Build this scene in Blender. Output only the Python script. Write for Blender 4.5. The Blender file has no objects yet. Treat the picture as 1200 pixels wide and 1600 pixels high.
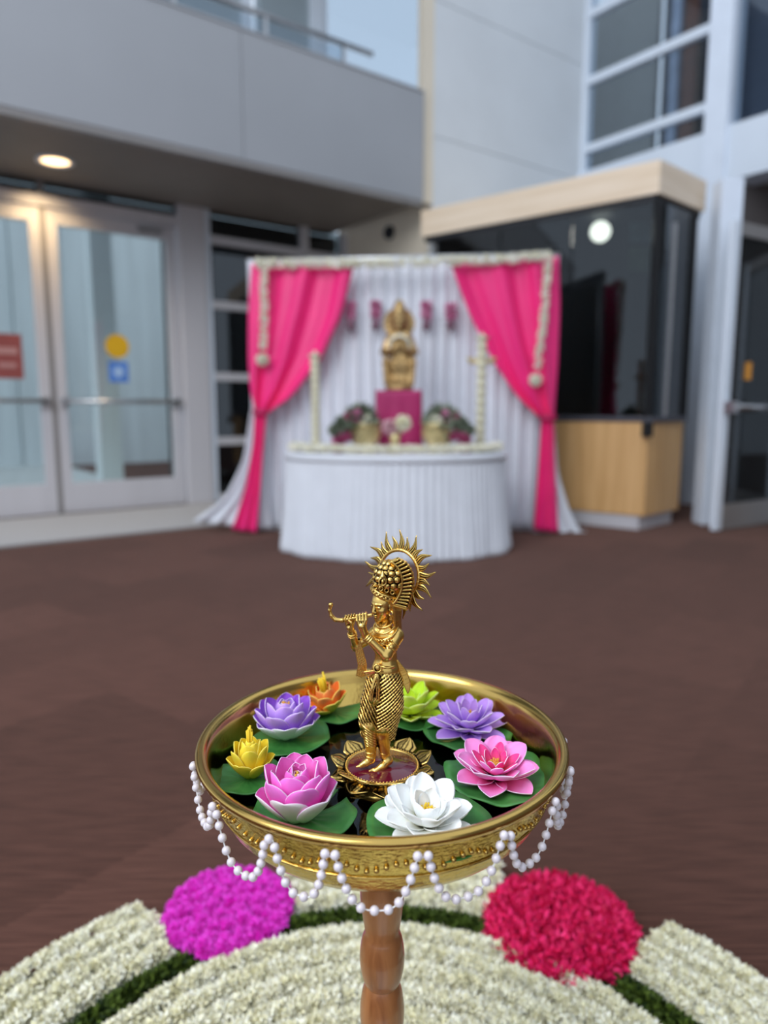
import bpy, bmesh, math, random
import numpy as np
from mathutils import Vector, Matrix

random.seed(7)
rng = np.random.default_rng(11)
PI = math.pi
rad = math.radians
scene = bpy.context.scene
COL = scene.collection

# ------------------------------------------------------------------ camera
F_PX, PITCH, CAM_Z = 1109.0, rad(8.2), 1.0
cam_data = bpy.data.cameras.new('camera')
cam = bpy.data.objects.new('camera', cam_data)
COL.objects.link(cam)
cam.location = (0, 0, CAM_Z)
cam.rotation_euler = (PI / 2 - PITCH, 0, 0)
cam_data.sensor_fit = 'VERTICAL'
cam_data.sensor_height = 36.0
cam_data.lens = 36.0 * F_PX / 1600.0
cam_data.clip_start = 0.02
cam_data.clip_end = 200
cam_data.dof.use_dof = True
cam_data.dof.focus_distance = 0.665
cam_data.dof.aperture_fstop = 2.9
scene.camera = cam

# ------------------------------------------------------------------ sky, lights, exposure
world = bpy.data.worlds.new('overcast_sky')
scene.world = world
world.use_nodes = True
bg = world.node_tree.nodes['Background']
bg.inputs[0].default_value = (0.74, 0.85, 1.0, 1)
bg.inputs[1].default_value = 0.86


def area_light(name, loc, target, sx, sy, energy, color):
    d = bpy.data.lights.new(name, 'AREA')
    d.shape = 'RECTANGLE'
    d.size, d.size_y = sx, sy
    d.energy = energy
    d.color = color
    o = bpy.data.objects.new(name, d)
    COL.objects.link(o)
    o.location = loc
    o.rotation_euler = (Vector(target) - Vector(loc)).to_track_quat('-Z', 'Y').to_euler()
    return o


area_light('added_fill', (-3.6, -2.2, 6.0), (0.2, 3.5, 0.6), 4.5, 4.5, 330, (0.93, 0.96, 1.0))  # area light added to brighten the hall; no roof light is known there

vs = scene.view_settings
vs.view_transform = 'Standard'
vs.look = 'None'
vs.exposure = 0.38
vs.gamma = 1.0
vs.use_curve_mapping = False

# ------------------------------------------------------------------ helpers: pixels of the photo to points in the room
SP, CP = math.sin(PITCH), math.cos(PITCH)


def ray(px, py):
    v = (800 - py) / F_PX
    return Vector(((px - 600) / F_PX, CP + v * SP, -SP + v * CP))


def at_y(px, py, y):
    d = ray(px, py)
    k = y / d.y
    return Vector((d.x * k, y, CAM_Z + d.z * k))


def at_z(px, py, z):
    d = ray(px, py)
    k = (z - CAM_Z) / d.z
    return Vector((d.x * k, d.y * k, z))


def lin(c):
    return tuple(((x / 255.0) / 12.92 if x / 255.0 <= 0.04045 else ((x / 255.0 + 0.055) / 1.055) ** 2.4) for x in c)


# ------------------------------------------------------------------ objects
WM = {}


def tag(o, label=None, cat=None, group=None, kind=None):
    if label: o['label'] = label
    if cat: o['category'] = cat
    if group: o['group'] = group
    if kind: o['kind'] = kind
    return o


def thing(name, label, cat, loc=(0, 0, 0), group=None, rotz=0.0, kind=None):
    o = bpy.data.objects.new(name, None)
    COL.objects.link(o)
    o.empty_display_size = 0.05
    o.location = loc
    o.rotation_euler = (0, 0, rotz)
    WM[o.name] = Matrix.Translation(Vector(loc)) @ Matrix.Rotation(rotz, 4, 'Z')
    return tag(o, label, cat, group, kind)


def wm(o):
    return WM.get(o.name, Matrix.Identity(4))


def make_mesh(name, V, polys, mats, smooth=True, midx=None, uv=None):
    """V (N,3) array; polys list of index lists or (M,k) array."""
    me = bpy.data.meshes.new(name)
    V = np.asarray(V, dtype=np.float32).reshape(-1, 3)
    if isinstance(polys, np.ndarray):
        k = polys.shape[1]
        n = polys.shape[0]
        loops = polys.astype(np.int32).ravel()
        starts = np.arange(0, n * k, k, dtype=np.int32)
        totals = np.full(n, k, dtype=np.int32)
    else:
        n = len(polys)
        totals = np.array([len(p) for p in polys], dtype=np.int32)
        starts = np.concatenate([[0], np.cumsum(totals)[:-1]]).astype(np.int32)
        loops = np.array([i for p in polys for i in p], dtype=np.int32)
    me.vertices.add(len(V))
    me.vertices.foreach_set('co', V.ravel())
    me.loops.add(len(loops))
    me.loops.foreach_set('vertex_index', loops)
    me.polygons.add(n)
    me.polygons.foreach_set('loop_start', starts)
    me.polygons.foreach_set('loop_total', totals)
    if midx is not None:
        me.polygons.foreach_set('material_index', np.asarray(midx, dtype=np.int32))
    if uv is not None:
        l = me.uv_layers.new(name='UVMap')
        l.data.foreach_set('uv', np.asarray(uv, dtype=np.float32)[loops].ravel())
    me.update(calc_edges=True)
    if smooth is not False:
        me.polygons.foreach_set('use_smooth', np.ones(n, dtype=bool))
        if smooth == 'auto':
            me.set_sharp_from_angle(angle=rad(35))
    else:
        me.polygons.foreach_set('use_smooth', np.zeros(n, dtype=bool))
    for m in (mats if isinstance(mats, (list, tuple)) else [mats]):
        me.materials.append(m)
    return me


def link(name, me, parent=None, label=None, local=False):
    o = bpy.data.objects.new(name, me)
    COL.objects.link(o)
    if parent is not None:
        o.parent = parent
        if not local and parent.name in WM:
            me.transform(WM[parent.name].inverted())
        WM[o.name] = WM.get(parent.name, Matrix.Identity(4))
    if label: o['label'] = label
    return o


class MB:
    def __init__(self):
        self.V = []
        self.P = []

    def add(self, verts, faces):
        b = len(self.V)
        self.V.extend([tuple(v) for v in verts])
        self.P.extend([[b + i for i in f] for f in faces])
        return self

    def prism(self, poly, z0, z1):
        n = len(poly)
        V = [(x, y, z0) for x, y in poly] + [(x, y, z1) for x, y in poly]
        a = sum(poly[i][0] * poly[(i + 1) % n][1] - poly[(i + 1) % n][0] * poly[i][1] for i in range(n))
        F = [list(range(n))[::-1], list(range(n, 2 * n))] + [[i, (i + 1) % n, n + (i + 1) % n, n + i] for i in range(n)]
        if a < 0: F = [f[::-1] for f in F]
        return self.add(V, F)

    def box(self, x0, x1, y0, y1, z0, z1):
        return self.prism([(x0, y0), (x1, y0), (x1, y1), (x0, y1)], z0, z1)

    def abox(self, s0, s1, t0, t1, z0, z1):
        """box in the building's own axes"""
        return self.prism([A(s0, t0), A(s1, t0), A(s1, t1), A(s0, t1)], z0, z1)

    def tube(self, pts, r, n=10, cap=True):
        pts = [Vector(p) for p in pts]
        rs = r if isinstance(r, (list, tuple)) else [r] * len(pts)
        b = len(self.V)
        up = None
        for i, p in enumerate(pts):
            t = (pts[min(i + 1, len(pts) - 1)] - pts[max(i - 1, 0)]).normalized()
            if up is None:
                up = Vector((0, 0, 1)) if abs(t.z) < 0.9 else Vector((0, 1, 0))
            a = (up - t * up.dot(t)).normalized()
            up = a
            c = t.cross(a)
            for k in range(n):
                an = 2 * PI * k / n
                self.V.append(tuple(p + (a * math.cos(an) + c * math.sin(an)) * rs[i]))
        for i in range(len(pts) - 1):
            for k in range(n):
                self.P.append([b + i * n + k, b + i * n + (k + 1) % n, b + (i + 1) * n + (k + 1) % n, b + (i + 1) * n + k])
        if cap:
            self.P.append([b + k for k in range(n)][::-1])
            self.P.append([b + (len(pts) - 1) * n + k for k in range(n)])
        return self

    def lathe(self, prof, c=(0, 0, 0), n=48, a0=0.0, a1=2 * PI, sx=1.0, sy=1.0):
        full = abs(a1 - a0 - 2 * PI) < 1e-6
        m = n if full else n + 1
        b = len(self.V)
        for (r, z) in prof:
            for k in range(m):
                an = a0 + (a1 - a0) * k / n
                self.V.append((c[0] + r * math.cos(an) * sx, c[1] + r * math.sin(an) * sy, c[2] + z))
        for i in range(len(prof) - 1):
            for k in range(n):
                k2 = (k + 1) % m if full else k + 1
                self.P.append([b + i * m + k, b + i * m + k2, b + (i + 1) * m + k2, b + (i + 1) * m + k])
        return self

    def sphere(self, c, r, n=10, m=7, s=(1, 1, 1)):
        b = len(self.V)
        c = Vector(c)
        self.V.append((c.x, c.y, c.z - r * s[2]))
        for i in range(1, m):
            th = -PI / 2 + PI * i / m
            for k in range(n):
                an = 2 * PI * k / n
                self.V.append((c.x + r * math.cos(th) * math.cos(an) * s[0], c.y + r * math.cos(th) * math.sin(an) * s[1], c.z + r * math.sin(th) * s[2]))
        self.V.append((c.x, c.y, c.z + r * s[2]))
        e = len(self.V) - 1
        for k in range(n):
            self.P.append([b, b + 1 + (k + 1) % n, b + 1 + k])
            self.P.append([e, b + 1 + (m - 2) * n + k, b + 1 + (m - 2) * n + (k + 1) % n])
        for i in range(m - 2):
            for k in range(n):
                self.P.append([b + 1 + i * n + k, b + 1 + i * n + (k + 1) % n, b + 1 + (i + 1) * n + (k + 1) % n, b + 1 + (i + 1) * n + k])
        return self

    def grid(self, G, closed=False):
        """G[i][j] points"""
        b = len(self.V)
        ni, nj = len(G), len(G[0])
        for row in G: self.V.extend([tuple(p) for p in row])
        for i in range(ni - 1):
            for j in range(nj if closed else nj - 1):
                j2 = (j + 1) % nj
                self.P.append([b + i * nj + j, b + i * nj + j2, b + (i + 1) * nj + j2, b + (i + 1) * nj + j])
        return self

    def build(self, name, mat, parent=None, smooth=False, label=None, bevel=0.0, solid=0.0):
        me = make_mesh(name, np.array(self.V), self.P, mat, smooth=smooth)
        o = link(name, me, parent, label)
        if solid:
            m = o.modifiers.new('thickness', 'SOLIDIFY'); m.thickness = solid; m.offset = 0
        if bevel:
            m = o.modifiers.new('bevel', 'BEVEL'); m.width = bevel; m.segments = 2; m.limit_method = 'ANGLE'
        return o


# building axes: s runs along the door wall, t goes into it
PF = Vector((-2.615, 5.18))


def A(s, t):
    return (PF.x + 0.8 * s - 0.6 * t, PF.y + 0.6 * s + 0.8 * t)


def A3(s, t, z):
    x, y = A(s, t)
    return Vector((x, y, z))


# ------------------------------------------------------------------ materials
MATS = {}


def N(nt, t, **kw):
    n = nt.nodes.new(t)
    for k, v in kw.items(): setattr(n, k, v)
    return n


def base_mat(name):
    m = bpy.data.materials.new(name)
    m.use_nodes = True
    nt = m.node_tree
    return m, nt, nt.nodes['Principled BSDF']


def pm(name, rgb, rough=0.6, metal=0.0, var=0.08, vscale=6.0, bump=0.0, bscale=120.0, stretch=None, coat=0.0, spec=None, sheen=0.0, rgb2=None, sss=0.0):
    m, nt, b = base_mat(name)
    c = lin(rgb)
    tc = N(nt, 'ShaderNodeTexCoord')
    mp = N(nt, 'ShaderNodeMapping')
    if stretch: mp.inputs['Scale'].default_value = stretch
    nt.links.new(tc.outputs['Object'], mp.inputs[0])
    no = N(nt, 'ShaderNodeTexNoise')
    no.inputs['Scale'].default_value = vscale
    no.inputs['Detail'].default_value = 4
    nt.links.new(mp.outputs[0], no.inputs['Vector'])
    rp = N(nt, 'ShaderNodeValToRGB')
    rp.color_ramp.elements[0].position = 0.3
    rp.color_ramp.elements[1].position = 0.7
    c2 = lin(rgb2) if rgb2 else tuple(min(1, x * (1 + var)) for x in c)
    c1 = c if rgb2 else tuple(x * (1 - var) for x in c)
    rp.color_ramp.elements[0].color = (*c1, 1)
    rp.color_ramp.elements[1].color = (*c2, 1)
    nt.links.new(no.outputs['Fac'], rp.inputs[0])
    nt.links.new(rp.outputs[0], b.inputs['Base Color'])
    b.inputs['Roughness'].default_value = rough
    b.inputs['Metallic'].default_value = metal
    if coat: b.inputs['Coat Weight'].default_value = coat
    if spec is not None: b.inputs['Specular IOR Level'].default_value = spec
    if sheen: b.inputs['Sheen Weight'].default_value = sheen
    if sss:
        b.inputs['Subsurface Weight'].default_value = sss
        b.inputs['Subsurface Radius'].default_value = (0.006, 0.005, 0.004)
    if bump:
        n2 = N(nt, 'ShaderNodeTexNoise')
        n2.inputs['Scale'].default_value = bscale
        n2.inputs['Detail'].default_value = 3
        nt.links.new(mp.outputs[0], n2.inputs['Vector'])
        bp = N(nt, 'ShaderNodeBump')
        bp.inputs['Strength'].default_value = bump
        bp.inputs['Distance'].default_value = 0.002
        nt.links.new(n2.outputs['Fac'], bp.inputs['Height'])
        nt.links.new(bp.outputs[0], b.inputs['Normal'])
    MATS[name] = m
    return m


def glass_mat(name, tint, refl=1.0, rough=0.02):
    """thin pane: clear by the tint, mirrors by Fresnel"""
    m = bpy.data.materials.new(name)
    m.use_nodes = True
    nt = m.node_tree
    nt.nodes.remove(nt.nodes['Principled BSDF'])
    out = nt.nodes['Material Output']
    tr = N(nt, 'ShaderNodeBsdfTransparent'); tr.inputs[0].default_value = (*tint, 1)
    gl = N(nt, 'ShaderNodeBsdfGlossy'); gl.inputs['Roughness'].default_value = rough
    gl.inputs['Color'].default_value = (0.95, 0.97, 1, 1)
    fr = N(nt, 'ShaderNodeFresnel')
    ge = N(nt, 'ShaderNodeNewGeometry')          # same reflectance from either face of the pane
    io = N(nt, 'ShaderNodeMath', operation='MULTIPLY_ADD'); io.inputs[1].default_value = 1 / 1.5 - 1.5; io.inputs[2].default_value = 1.5
    nt.links.new(ge.outputs['Backfacing'], io.inputs[0]); nt.links.new(io.outputs[0], fr.inputs['IOR'])
    mu = N(nt, 'ShaderNodeMath', operation='MULTIPLY'); mu.inputs[1].default_value = refl
    mx = N(nt, 'ShaderNodeMixShader')
    nt.links.new(fr.outputs[0], mu.inputs[0])
    nt.links.new(mu.outputs[0], mx.inputs[0])
    nt.links.new(tr.outputs[0], mx.inputs[1])
    nt.links.new(gl.outputs[0], mx.inputs[2])
    nt.links.new(mx.outputs[0], out.inputs[0])
    MATS[name] = m
    return m


def emit_mat(name, rgb, strength):
    m, nt, b = base_mat(name)
    b.inputs['Base Color'].default_value = (*lin(rgb), 1)
    b.inputs['Emission Color'].default_value = (*lin(rgb), 1)
    b.inputs['Emission Strength'].default_value = strength
    MATS[name] = m
    return m


def carpet_mat():
    m, nt, b = base_mat('brown_carpet')
    tc = N(nt, 'ShaderNodeTexCoord')
    mp = N(nt, 'ShaderNodeMapping')
    mp.inputs['Rotation'].default_value = (0, 0, rad(-53))
    mp.inputs['Scale'].default_value = (7, 160, 1)
    nt.links.new(tc.outputs['Object'], mp.inputs[0])
    no = N(nt, 'ShaderNodeTexNoise'); no.inputs['Scale'].default_value = 1.0; no.inputs['Detail'].default_value = 5
    nt.links.new(mp.outputs[0], no.inputs['Vector'])
    # tiles: quarter-turned carpet tiles differ a little in tone
    ck = N(nt, 'ShaderNodeTexBrick')
    ck.offset = 0.5
    ck.inputs['Scale'].default_value = 1.0
    ck.inputs['Brick Width'].default_value = 0.9
    ck.inputs['Row Height'].default_value = 0.45
    ck.inputs['Mortar Size'].default_value = 0.0
    ck.inputs['Color1'].default_value = (0.75, 0.75, 0.75, 1)
    ck.inputs['Color2'].default_value = (1.15, 1.15, 1.15, 1)
    mp2 = N(nt, 'ShaderNodeMapping'); mp2.inputs['Rotation'].default_value = (0, 0, rad(-53))
    nt.links.new(tc.outputs['Object'], mp2.inputs[0])
    nt.links.new(mp2.outputs[0], ck.inputs['Vector'])
    # every other tile is laid a quarter turn round
    mp3 = N(nt, 'ShaderNodeMapping')
    mp3.inputs['Rotation'].default_value = (0, 0, rad(37))
    mp3.inputs['Scale'].default_value = (7, 160, 1)
    nt.links.new(tc.outputs['Object'], mp3.inputs[0])
    no3 = N(nt, 'ShaderNodeTexNoise'); no3.inputs['Scale'].default_value = 1.0; no3.inputs['Detail'].default_value = 5
    nt.links.new(mp3.outputs[0], no3.inputs['Vector'])
    th = N(nt, 'ShaderNodeMath', operation='GREATER_THAN'); th.inputs[1].default_value = 0.93
    nt.links.new(ck.outputs['Color'], th.inputs[0])
    mxn = N(nt, 'ShaderNodeMix', data_type='FLOAT')
    nt.links.new(th.outputs[0], mxn.inputs['Factor'])
    nt.links.new(no.outputs['Fac'], mxn.inputs['A']); nt.links.new(no3.outputs['Fac'], mxn.inputs['B'])
    rp = N(nt, 'ShaderNodeValToRGB')
    rp.color_ramp.elements[0].position = 0.3; rp.color_ramp.elements[0].color = (*lin((72, 47, 39)), 1)
    rp.color_ramp.elements[1].position = 0.72; rp.color_ramp.elements[1].color = (*lin((108, 72, 61)), 1)
    nt.links.new(mxn.outputs['Result'], rp.inputs[0])
    mx = N(nt, 'ShaderNodeMix', data_type='RGBA', blend_type='MULTIPLY')
    mx.inputs['Factor'].default_value = 0.8
    nt.links.new(rp.outputs[0], mx.inputs['A'])
    nt.links.new(ck.outputs['Color'], mx.inputs['B'])
    nt.links.new(mx.outputs['Result'], b.inputs['Base Color'])
    b.inputs['Roughness'].default_value = 0.95
    b.inputs['Specular IOR Level'].default_value = 0.05
    b.inputs['Sheen Weight'].default_value = 0.10
    b.inputs['Sheen Tint'].default_value = (1.0, 0.82, 0.74, 1)
    n2 = N(nt, 'ShaderNodeTexNoise'); n2.inputs['Scale'].default_value = 350
    nt.links.new(tc.outputs['Object'], n2.inputs['Vector'])
    bp = N(nt, 'ShaderNodeBump'); bp.inputs['Strength'].default_value = 0.5; bp.inputs['Distance'].default_value = 0.004
    nt.links.new(n2.outputs['Fac'], bp.inputs['Height'])
    nt.links.new(bp.outputs[0], b.inputs['Normal'])
    MATS['carpet'] = m
    return m


def wood_mat(name, c1, c2, scale=(1, 1, 0.08), freq=30, rough=0.4, coat=0.2):
    m, nt, b = base_mat(name)
    tc = N(nt, 'ShaderNodeTexCoord')
    mp = N(nt, 'ShaderNodeMapping'); mp.inputs['Scale'].default_value = scale
    nt.links.new(tc.outputs['Object'], mp.inputs[0])
    no = N(nt, 'ShaderNodeTexNoise'); no.inputs['Scale'].default_value = freq; no.inputs['Detail'].default_value = 6
    no.inputs['Distortion'].default_value = 0.6
    nt.links.new(mp.outputs[0], no.inputs['Vector'])
    rp = N(nt, 'ShaderNodeValToRGB')
    rp.color_ramp.elements[0].position = 0.32; rp.color_ramp.elements[0].color = (*lin(c1), 1)
    rp.color_ramp.elements[1].position = 0.68; rp.color_ramp.elements[1].color = (*lin(c2), 1)
    nt.links.new(no.outputs['Fac'], rp.inputs[0])
    nt.links.new(rp.outputs[0], b.inputs['Base Color'])
    b.inputs['Roughness'].default_value = rough
    b.inputs['Coat Weight'].default_value = coat
    MATS[name] = m
    return m


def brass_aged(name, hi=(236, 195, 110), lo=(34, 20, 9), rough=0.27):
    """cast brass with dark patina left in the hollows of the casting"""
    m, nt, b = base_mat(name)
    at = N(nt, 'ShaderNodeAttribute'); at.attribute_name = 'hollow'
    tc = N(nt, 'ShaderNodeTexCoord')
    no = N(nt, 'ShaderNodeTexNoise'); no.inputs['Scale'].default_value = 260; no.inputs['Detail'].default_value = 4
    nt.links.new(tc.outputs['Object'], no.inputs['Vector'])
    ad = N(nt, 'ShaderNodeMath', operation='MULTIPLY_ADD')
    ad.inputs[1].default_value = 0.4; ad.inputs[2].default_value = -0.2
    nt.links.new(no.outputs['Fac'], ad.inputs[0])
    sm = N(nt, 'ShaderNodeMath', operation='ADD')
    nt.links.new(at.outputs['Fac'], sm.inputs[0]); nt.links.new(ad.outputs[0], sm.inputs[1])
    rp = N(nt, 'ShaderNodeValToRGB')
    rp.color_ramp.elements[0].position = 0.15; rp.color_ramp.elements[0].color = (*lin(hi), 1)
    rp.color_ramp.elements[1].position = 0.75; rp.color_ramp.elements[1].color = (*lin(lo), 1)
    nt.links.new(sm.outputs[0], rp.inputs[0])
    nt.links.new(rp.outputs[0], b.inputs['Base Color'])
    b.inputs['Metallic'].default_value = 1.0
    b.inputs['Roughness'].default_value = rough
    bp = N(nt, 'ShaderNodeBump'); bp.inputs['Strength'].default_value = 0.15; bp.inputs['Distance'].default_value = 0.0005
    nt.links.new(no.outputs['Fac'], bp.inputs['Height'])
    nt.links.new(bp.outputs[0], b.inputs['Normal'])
    MATS[name] = m
    return m


def petal_mat(name, base, tip, p0=0.1, p1=0.9, rough=0.55, mid=None):
    """foam petal dyed from base colour to tip colour along its length (UV v)"""
    m, nt, b = base_mat(name)
    uv = N(nt, 'ShaderNodeUVMap'); uv.uv_map = 'UVMap'
    sp = N(nt, 'ShaderNodeSeparateXYZ')
    nt.links.new(uv.outputs[0], sp.inputs[0])
    rp = N(nt, 'ShaderNodeValToRGB')
    rp.color_ramp.elements[0].position = p0; rp.color_ramp.elements[0].color = (*lin(base), 1)
    rp.color_ramp.elements[1].position = p1; rp.color_ramp.elements[1].color = (*lin(tip), 1)
    if mid:
        e = rp.color_ramp.elements.new((p0 + p1) / 2); e.color = (*lin(mid), 1)
    nt.links.new(sp.outputs[1], rp.inputs[0])
    nt.links.new(rp.outputs[0], b.inputs['Base Color'])
    b.inputs['Roughness'].default_value = rough
    b.inputs['Specular IOR Level'].default_value = 0.3
    b.inputs['Subsurface Weight'].default_value = 0.25
    b.inputs['Subsurface Radius'].default_value = (0.004, 0.003, 0.003)
    MATS[name] = m
    return m


def frond_mat(name, c1, c2, rough=0.6, scale=60, sss=0.2):
    """many small blossoms: tone drifts from one to the next"""
    m, nt, b = base_mat(name)
    ge = N(nt, 'ShaderNodeNewGeometry')
    rp = N(nt, 'ShaderNodeValToRGB')
    rp.color_ramp.elements[0].position = 0.1; rp.color_ramp.elements[0].color = (*lin(c1), 1)
    rp.color_ramp.elements[1].position = 0.9; rp.color_ramp.elements[1].color = (*lin(c2), 1)
    nt.links.new(ge.outputs['Random Per Island'], rp.inputs[0])
    nt.links.new(rp.outputs[0], b.inputs['Base Color'])
    b.inputs['Roughness'].default_value = rough
    b.inputs['Specular IOR Level'].default_value = 0.3
    if sss:
        b.inputs['Subsurface Weight'].default_value = sss
        b.inputs['Subsurface Radius'].default_value = (0.006, 0.005, 0.004)
    MATS[name] = m
    return m


CARPET = carpet_mat()
GREYMAT = pm('grey_walk_off_mat', (184, 180, 178), 0.95, var=0.1, vscale=90, bump=0.4, bscale=400)
FASCIA = pm('grey_metal_panel', (158, 160, 164), 0.45, 0.0, var=0.03, vscale=1.2, bump=0.03, bscale=30)
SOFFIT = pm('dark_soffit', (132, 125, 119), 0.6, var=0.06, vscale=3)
WALLGREY = pm('pale_grey_plaster', (214, 217, 219), 0.75, var=0.03, vscale=2, bump=0.05, bscale=60)
CREAM = pm('cream_plaster', (222, 210, 190), 0.8, var=0.03, vscale=2, bump=0.05, bscale=60)
CONCRETE = pm('pale_concrete', (232, 238, 240), 0.85, var=0.09, vscale=1.6, stretch=(4, 4, 0.3), bump=0.1, bscale=50)
ALU = pm('silver_aluminium', (206, 203, 206), 0.4, 0.1, var=0.04, vscale=3, stretch=(1, 1, 0.1))
ALUDARK = pm('grey_aluminium', (138, 134, 132), 0.45, 0.1, var=0.05, vscale=3)
WHITEMET = pm('white_painted_metal', (226, 234, 244), 0.45, 0.0, var=0.03, vscale=2)
STEEL = pm('brushed_steel', (190, 190, 192), 0.3, 1.0, var=0.05, vscale=20)
DARKWALL = pm('charcoal_wall', (52, 52, 56), 0.7, var=0.1, vscale=2)
BLACKWALL = pm('near_black_panel', (26, 27, 32), 0.6, var=0.1, vscale=2)
TEALGREY = pm('teal_grey_panel', (156, 168, 174), 0.5, var=0.05, vscale=1)
MAPLE = wood_mat('maple_veneer', (206, 158, 100), (228, 182, 124), (1, 1, 0.06), 18, 0.45, 0.1)
MAPLEPALE = wood_mat('pale_maple_veneer', (230, 204, 172), (246, 224, 198), (0.06, 0.06, 1), 18, 0.4, 0.2)
GLASS = glass_mat('clear_glass', (0.90, 0.94, 0.93), 1.0)
GLASSDARK = glass_mat('smoked_glass', (0.45, 0.49, 0.50), 1.2)
GLASSUP = glass_mat('upper_glass', (0.75, 0.8, 0.84), 1.0)
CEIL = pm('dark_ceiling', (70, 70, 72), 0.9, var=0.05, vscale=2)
WHITECLOTH = pm('white_satin_cloth', (226, 228, 234), 0.6, var=0.03, vscale=8, sheen=0.15, bump=0.05, bscale=300)
PINKCLOTH = pm('hot_pink_satin', (250, 38, 128), 0.45, var=0.05, vscale=5, sheen=0.1, bump=0.05, bscale=300)
MAGENTA = pm('magenta_satin', (168, 24, 92), 0.5, var=0.08, vscale=8, sheen=0.1)
# ================================================================== THE SETTING
def struct(mb, name, mat, label=None, **kw):
    o = mb.build(name, mat, None, **kw)
    o['kind'] = 'structure'
    return o


def holder(name, loc):
    o = thing(name, None, None, loc)
    o['kind'] = 'structure'
    return o


struct(MB().box(-12, 12, -7, 16, -0.1, 0.0), 'floor', CARPET)
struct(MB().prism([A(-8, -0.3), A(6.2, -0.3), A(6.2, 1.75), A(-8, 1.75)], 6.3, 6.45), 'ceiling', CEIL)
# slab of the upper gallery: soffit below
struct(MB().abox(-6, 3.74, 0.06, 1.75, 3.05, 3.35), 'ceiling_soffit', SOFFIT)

# balcony front: panels with a narrow joint
fas = holder('wall_balcony', A3(-6, 0, 3.0))
for (s0, s1) in ((-6, -2.6), (-2.594, -0.3), (-0.294, 1.80), (1.806, 3.74)):
    MB().abox(s0, s1, -0.02, 0.05, 3.05, 4.05).build('panel', FASCIA, fas, bevel=0.004)
MB().abox(-6, 3.74, -0.012, 0.06, 3.0, 3.05).build('drip_edge', ALUDARK, fas)
MB().abox(-6, 3.74, -0.03, 0.07, 4.05, 4.07).build('coping', FASCIA, fas)

# handrail on the gallery
hr = thing('handrail', 'steel handrail with glass guard on top of the grey balcony front', 'railing', A3(0.2, 0.12, 4.07))
MB().tube([A3(0.2, 0.12, 4.30), A3(3.22, 0.12, 4.30)], 0.024, 12).build('rail', STEEL, hr, smooth=True)
for s in (0.5, 1.3, 2.1, 2.9):
    MB().abox(s - 0.012, s + 0.012, 0.10, 0.14, 4.07, 4.28).build('post', STEEL, hr)
for s in (0.5, 1.3, 2.1):
    MB().abox(s + 0.03, s + 0.77, 0.115, 0.125, 4.09, 4.26).build('glass_pane', GLASSUP, hr)

# upper gallery back wall: panels, piers and a tall bright window
up = holder('wall_gallery', A3(-6, 1.6, 3.35))
for (s0, s1) in ((-6, 1.30), (1.42, 1.62), (1.75, 2.62), (2.85, 3.45)):
    MB().abox(s0, s1, 1.62, 1.75, 3.35, 6.3).build('panel', TEALGREY, up)
for (s0, s1) in ((1.62, 1.75), (2.62, 2.72), (3.45, 3.6)):
    MB().abox(s0, s1, 1.56, 1.75, 3.35, 6.3).build('pier', WHITEMET, up)
w3 = holder('window_3', A3(3.6, 1.6, 3.35))
MB().abox(3.6, 3.66, 1.58, 1.68, 3.35, 6.3).build('mullion', WHITEMET, w3)
MB().abox(5.2, 5.26, 1.58, 1.68, 3.35, 6.3).build('mullion', WHITEMET, w3)
MB().abox(3.6, 5.26, 1.58, 1.68, 3.29, 3.35).build('sill', WHITEMET, w3)
MB().abox(3.66, 5.2, 1.62, 1.632, 3.35, 6.3).build('glass_pane', GLASSUP, w3)

# end wall of the door recess, cream, below the gallery
struct(MB().abox(3.9, 4.0, 0.08, 1.75, 0, 3.3), 'wall_recess', CREAM)
# tall pale wall carrying on from the balcony front: boards with joints
wb = holder('wall_back', A3(3.76, 0.1, 0))
for (z0, z1) in ((0, 2.6), (2.606, 3.70), (3.706, 4.95), (4.956, 6.3)):
    MB().abox(3.90, 6.22, 0.02, 0.1, z0, z1).build('panel', WALLGREY, wb, bevel=0.003)
MB().abox(3.76, 3.90, 0.02, 0.1, 3.05, 6.3).build('edge_strip', CREAM, wb)

# curtain wall with the doors
TW = 1.6


def glazed_leaf(name, s0, s1, stile=0.10, top=2.82, sticker=None, hinge=True):
    d = holder(name, A3((s0 + s1) / 2, TW, 0))
    for (a, b) in ((s0, s0 + stile), (s1 - stile, s1)):
        MB().abox(a, b, TW - 0.025, TW + 0.025, 0.01, top).build('stile', ALU, d, bevel=0.004)
    MB().abox(s0 + stile, s1 - stile, TW - 0.024, TW + 0.024, top - 0.13, top).build('top_rail', ALU, d, bevel=0.004)
    MB().abox(s0 + stile, s1 - stile, TW - 0.024, TW + 0.024, 0.01, 0.30).build('bottom_rail', ALU, d, bevel=0.004)
    MB().abox(s0 + stile, s1 - stile, TW - 0.005, TW + 0.005, 0.30, top - 0.13).build('glass_pane', GLASS, d)
    bar = MB().tube([A3(s0 + 0.06, TW - 0.10, 1.08), A3(s1 - 0.06, TW - 0.10, 1.08)], 0.022, 12).build('push_bar', STEEL, d, smooth=True)
    for s in (s0 + 0.07, s1 - 0.07):
        MB().abox(s - 0.035, s + 0.035, TW - 0.11, TW - 0.025, 1.04, 1.12).build('push_bar_bracket', STEEL, d, bevel=0.006)
    return d


d1 = glazed_leaf('door_1', -0.74, 0.54)
d2 = glazed_leaf('door_2', 0.58, 1.80)
MB().abox(1.42, 1.66, TW - 0.05, TW - 0.026, 2.73, 2.79).build('door_closer', STEEL, d2)
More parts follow.
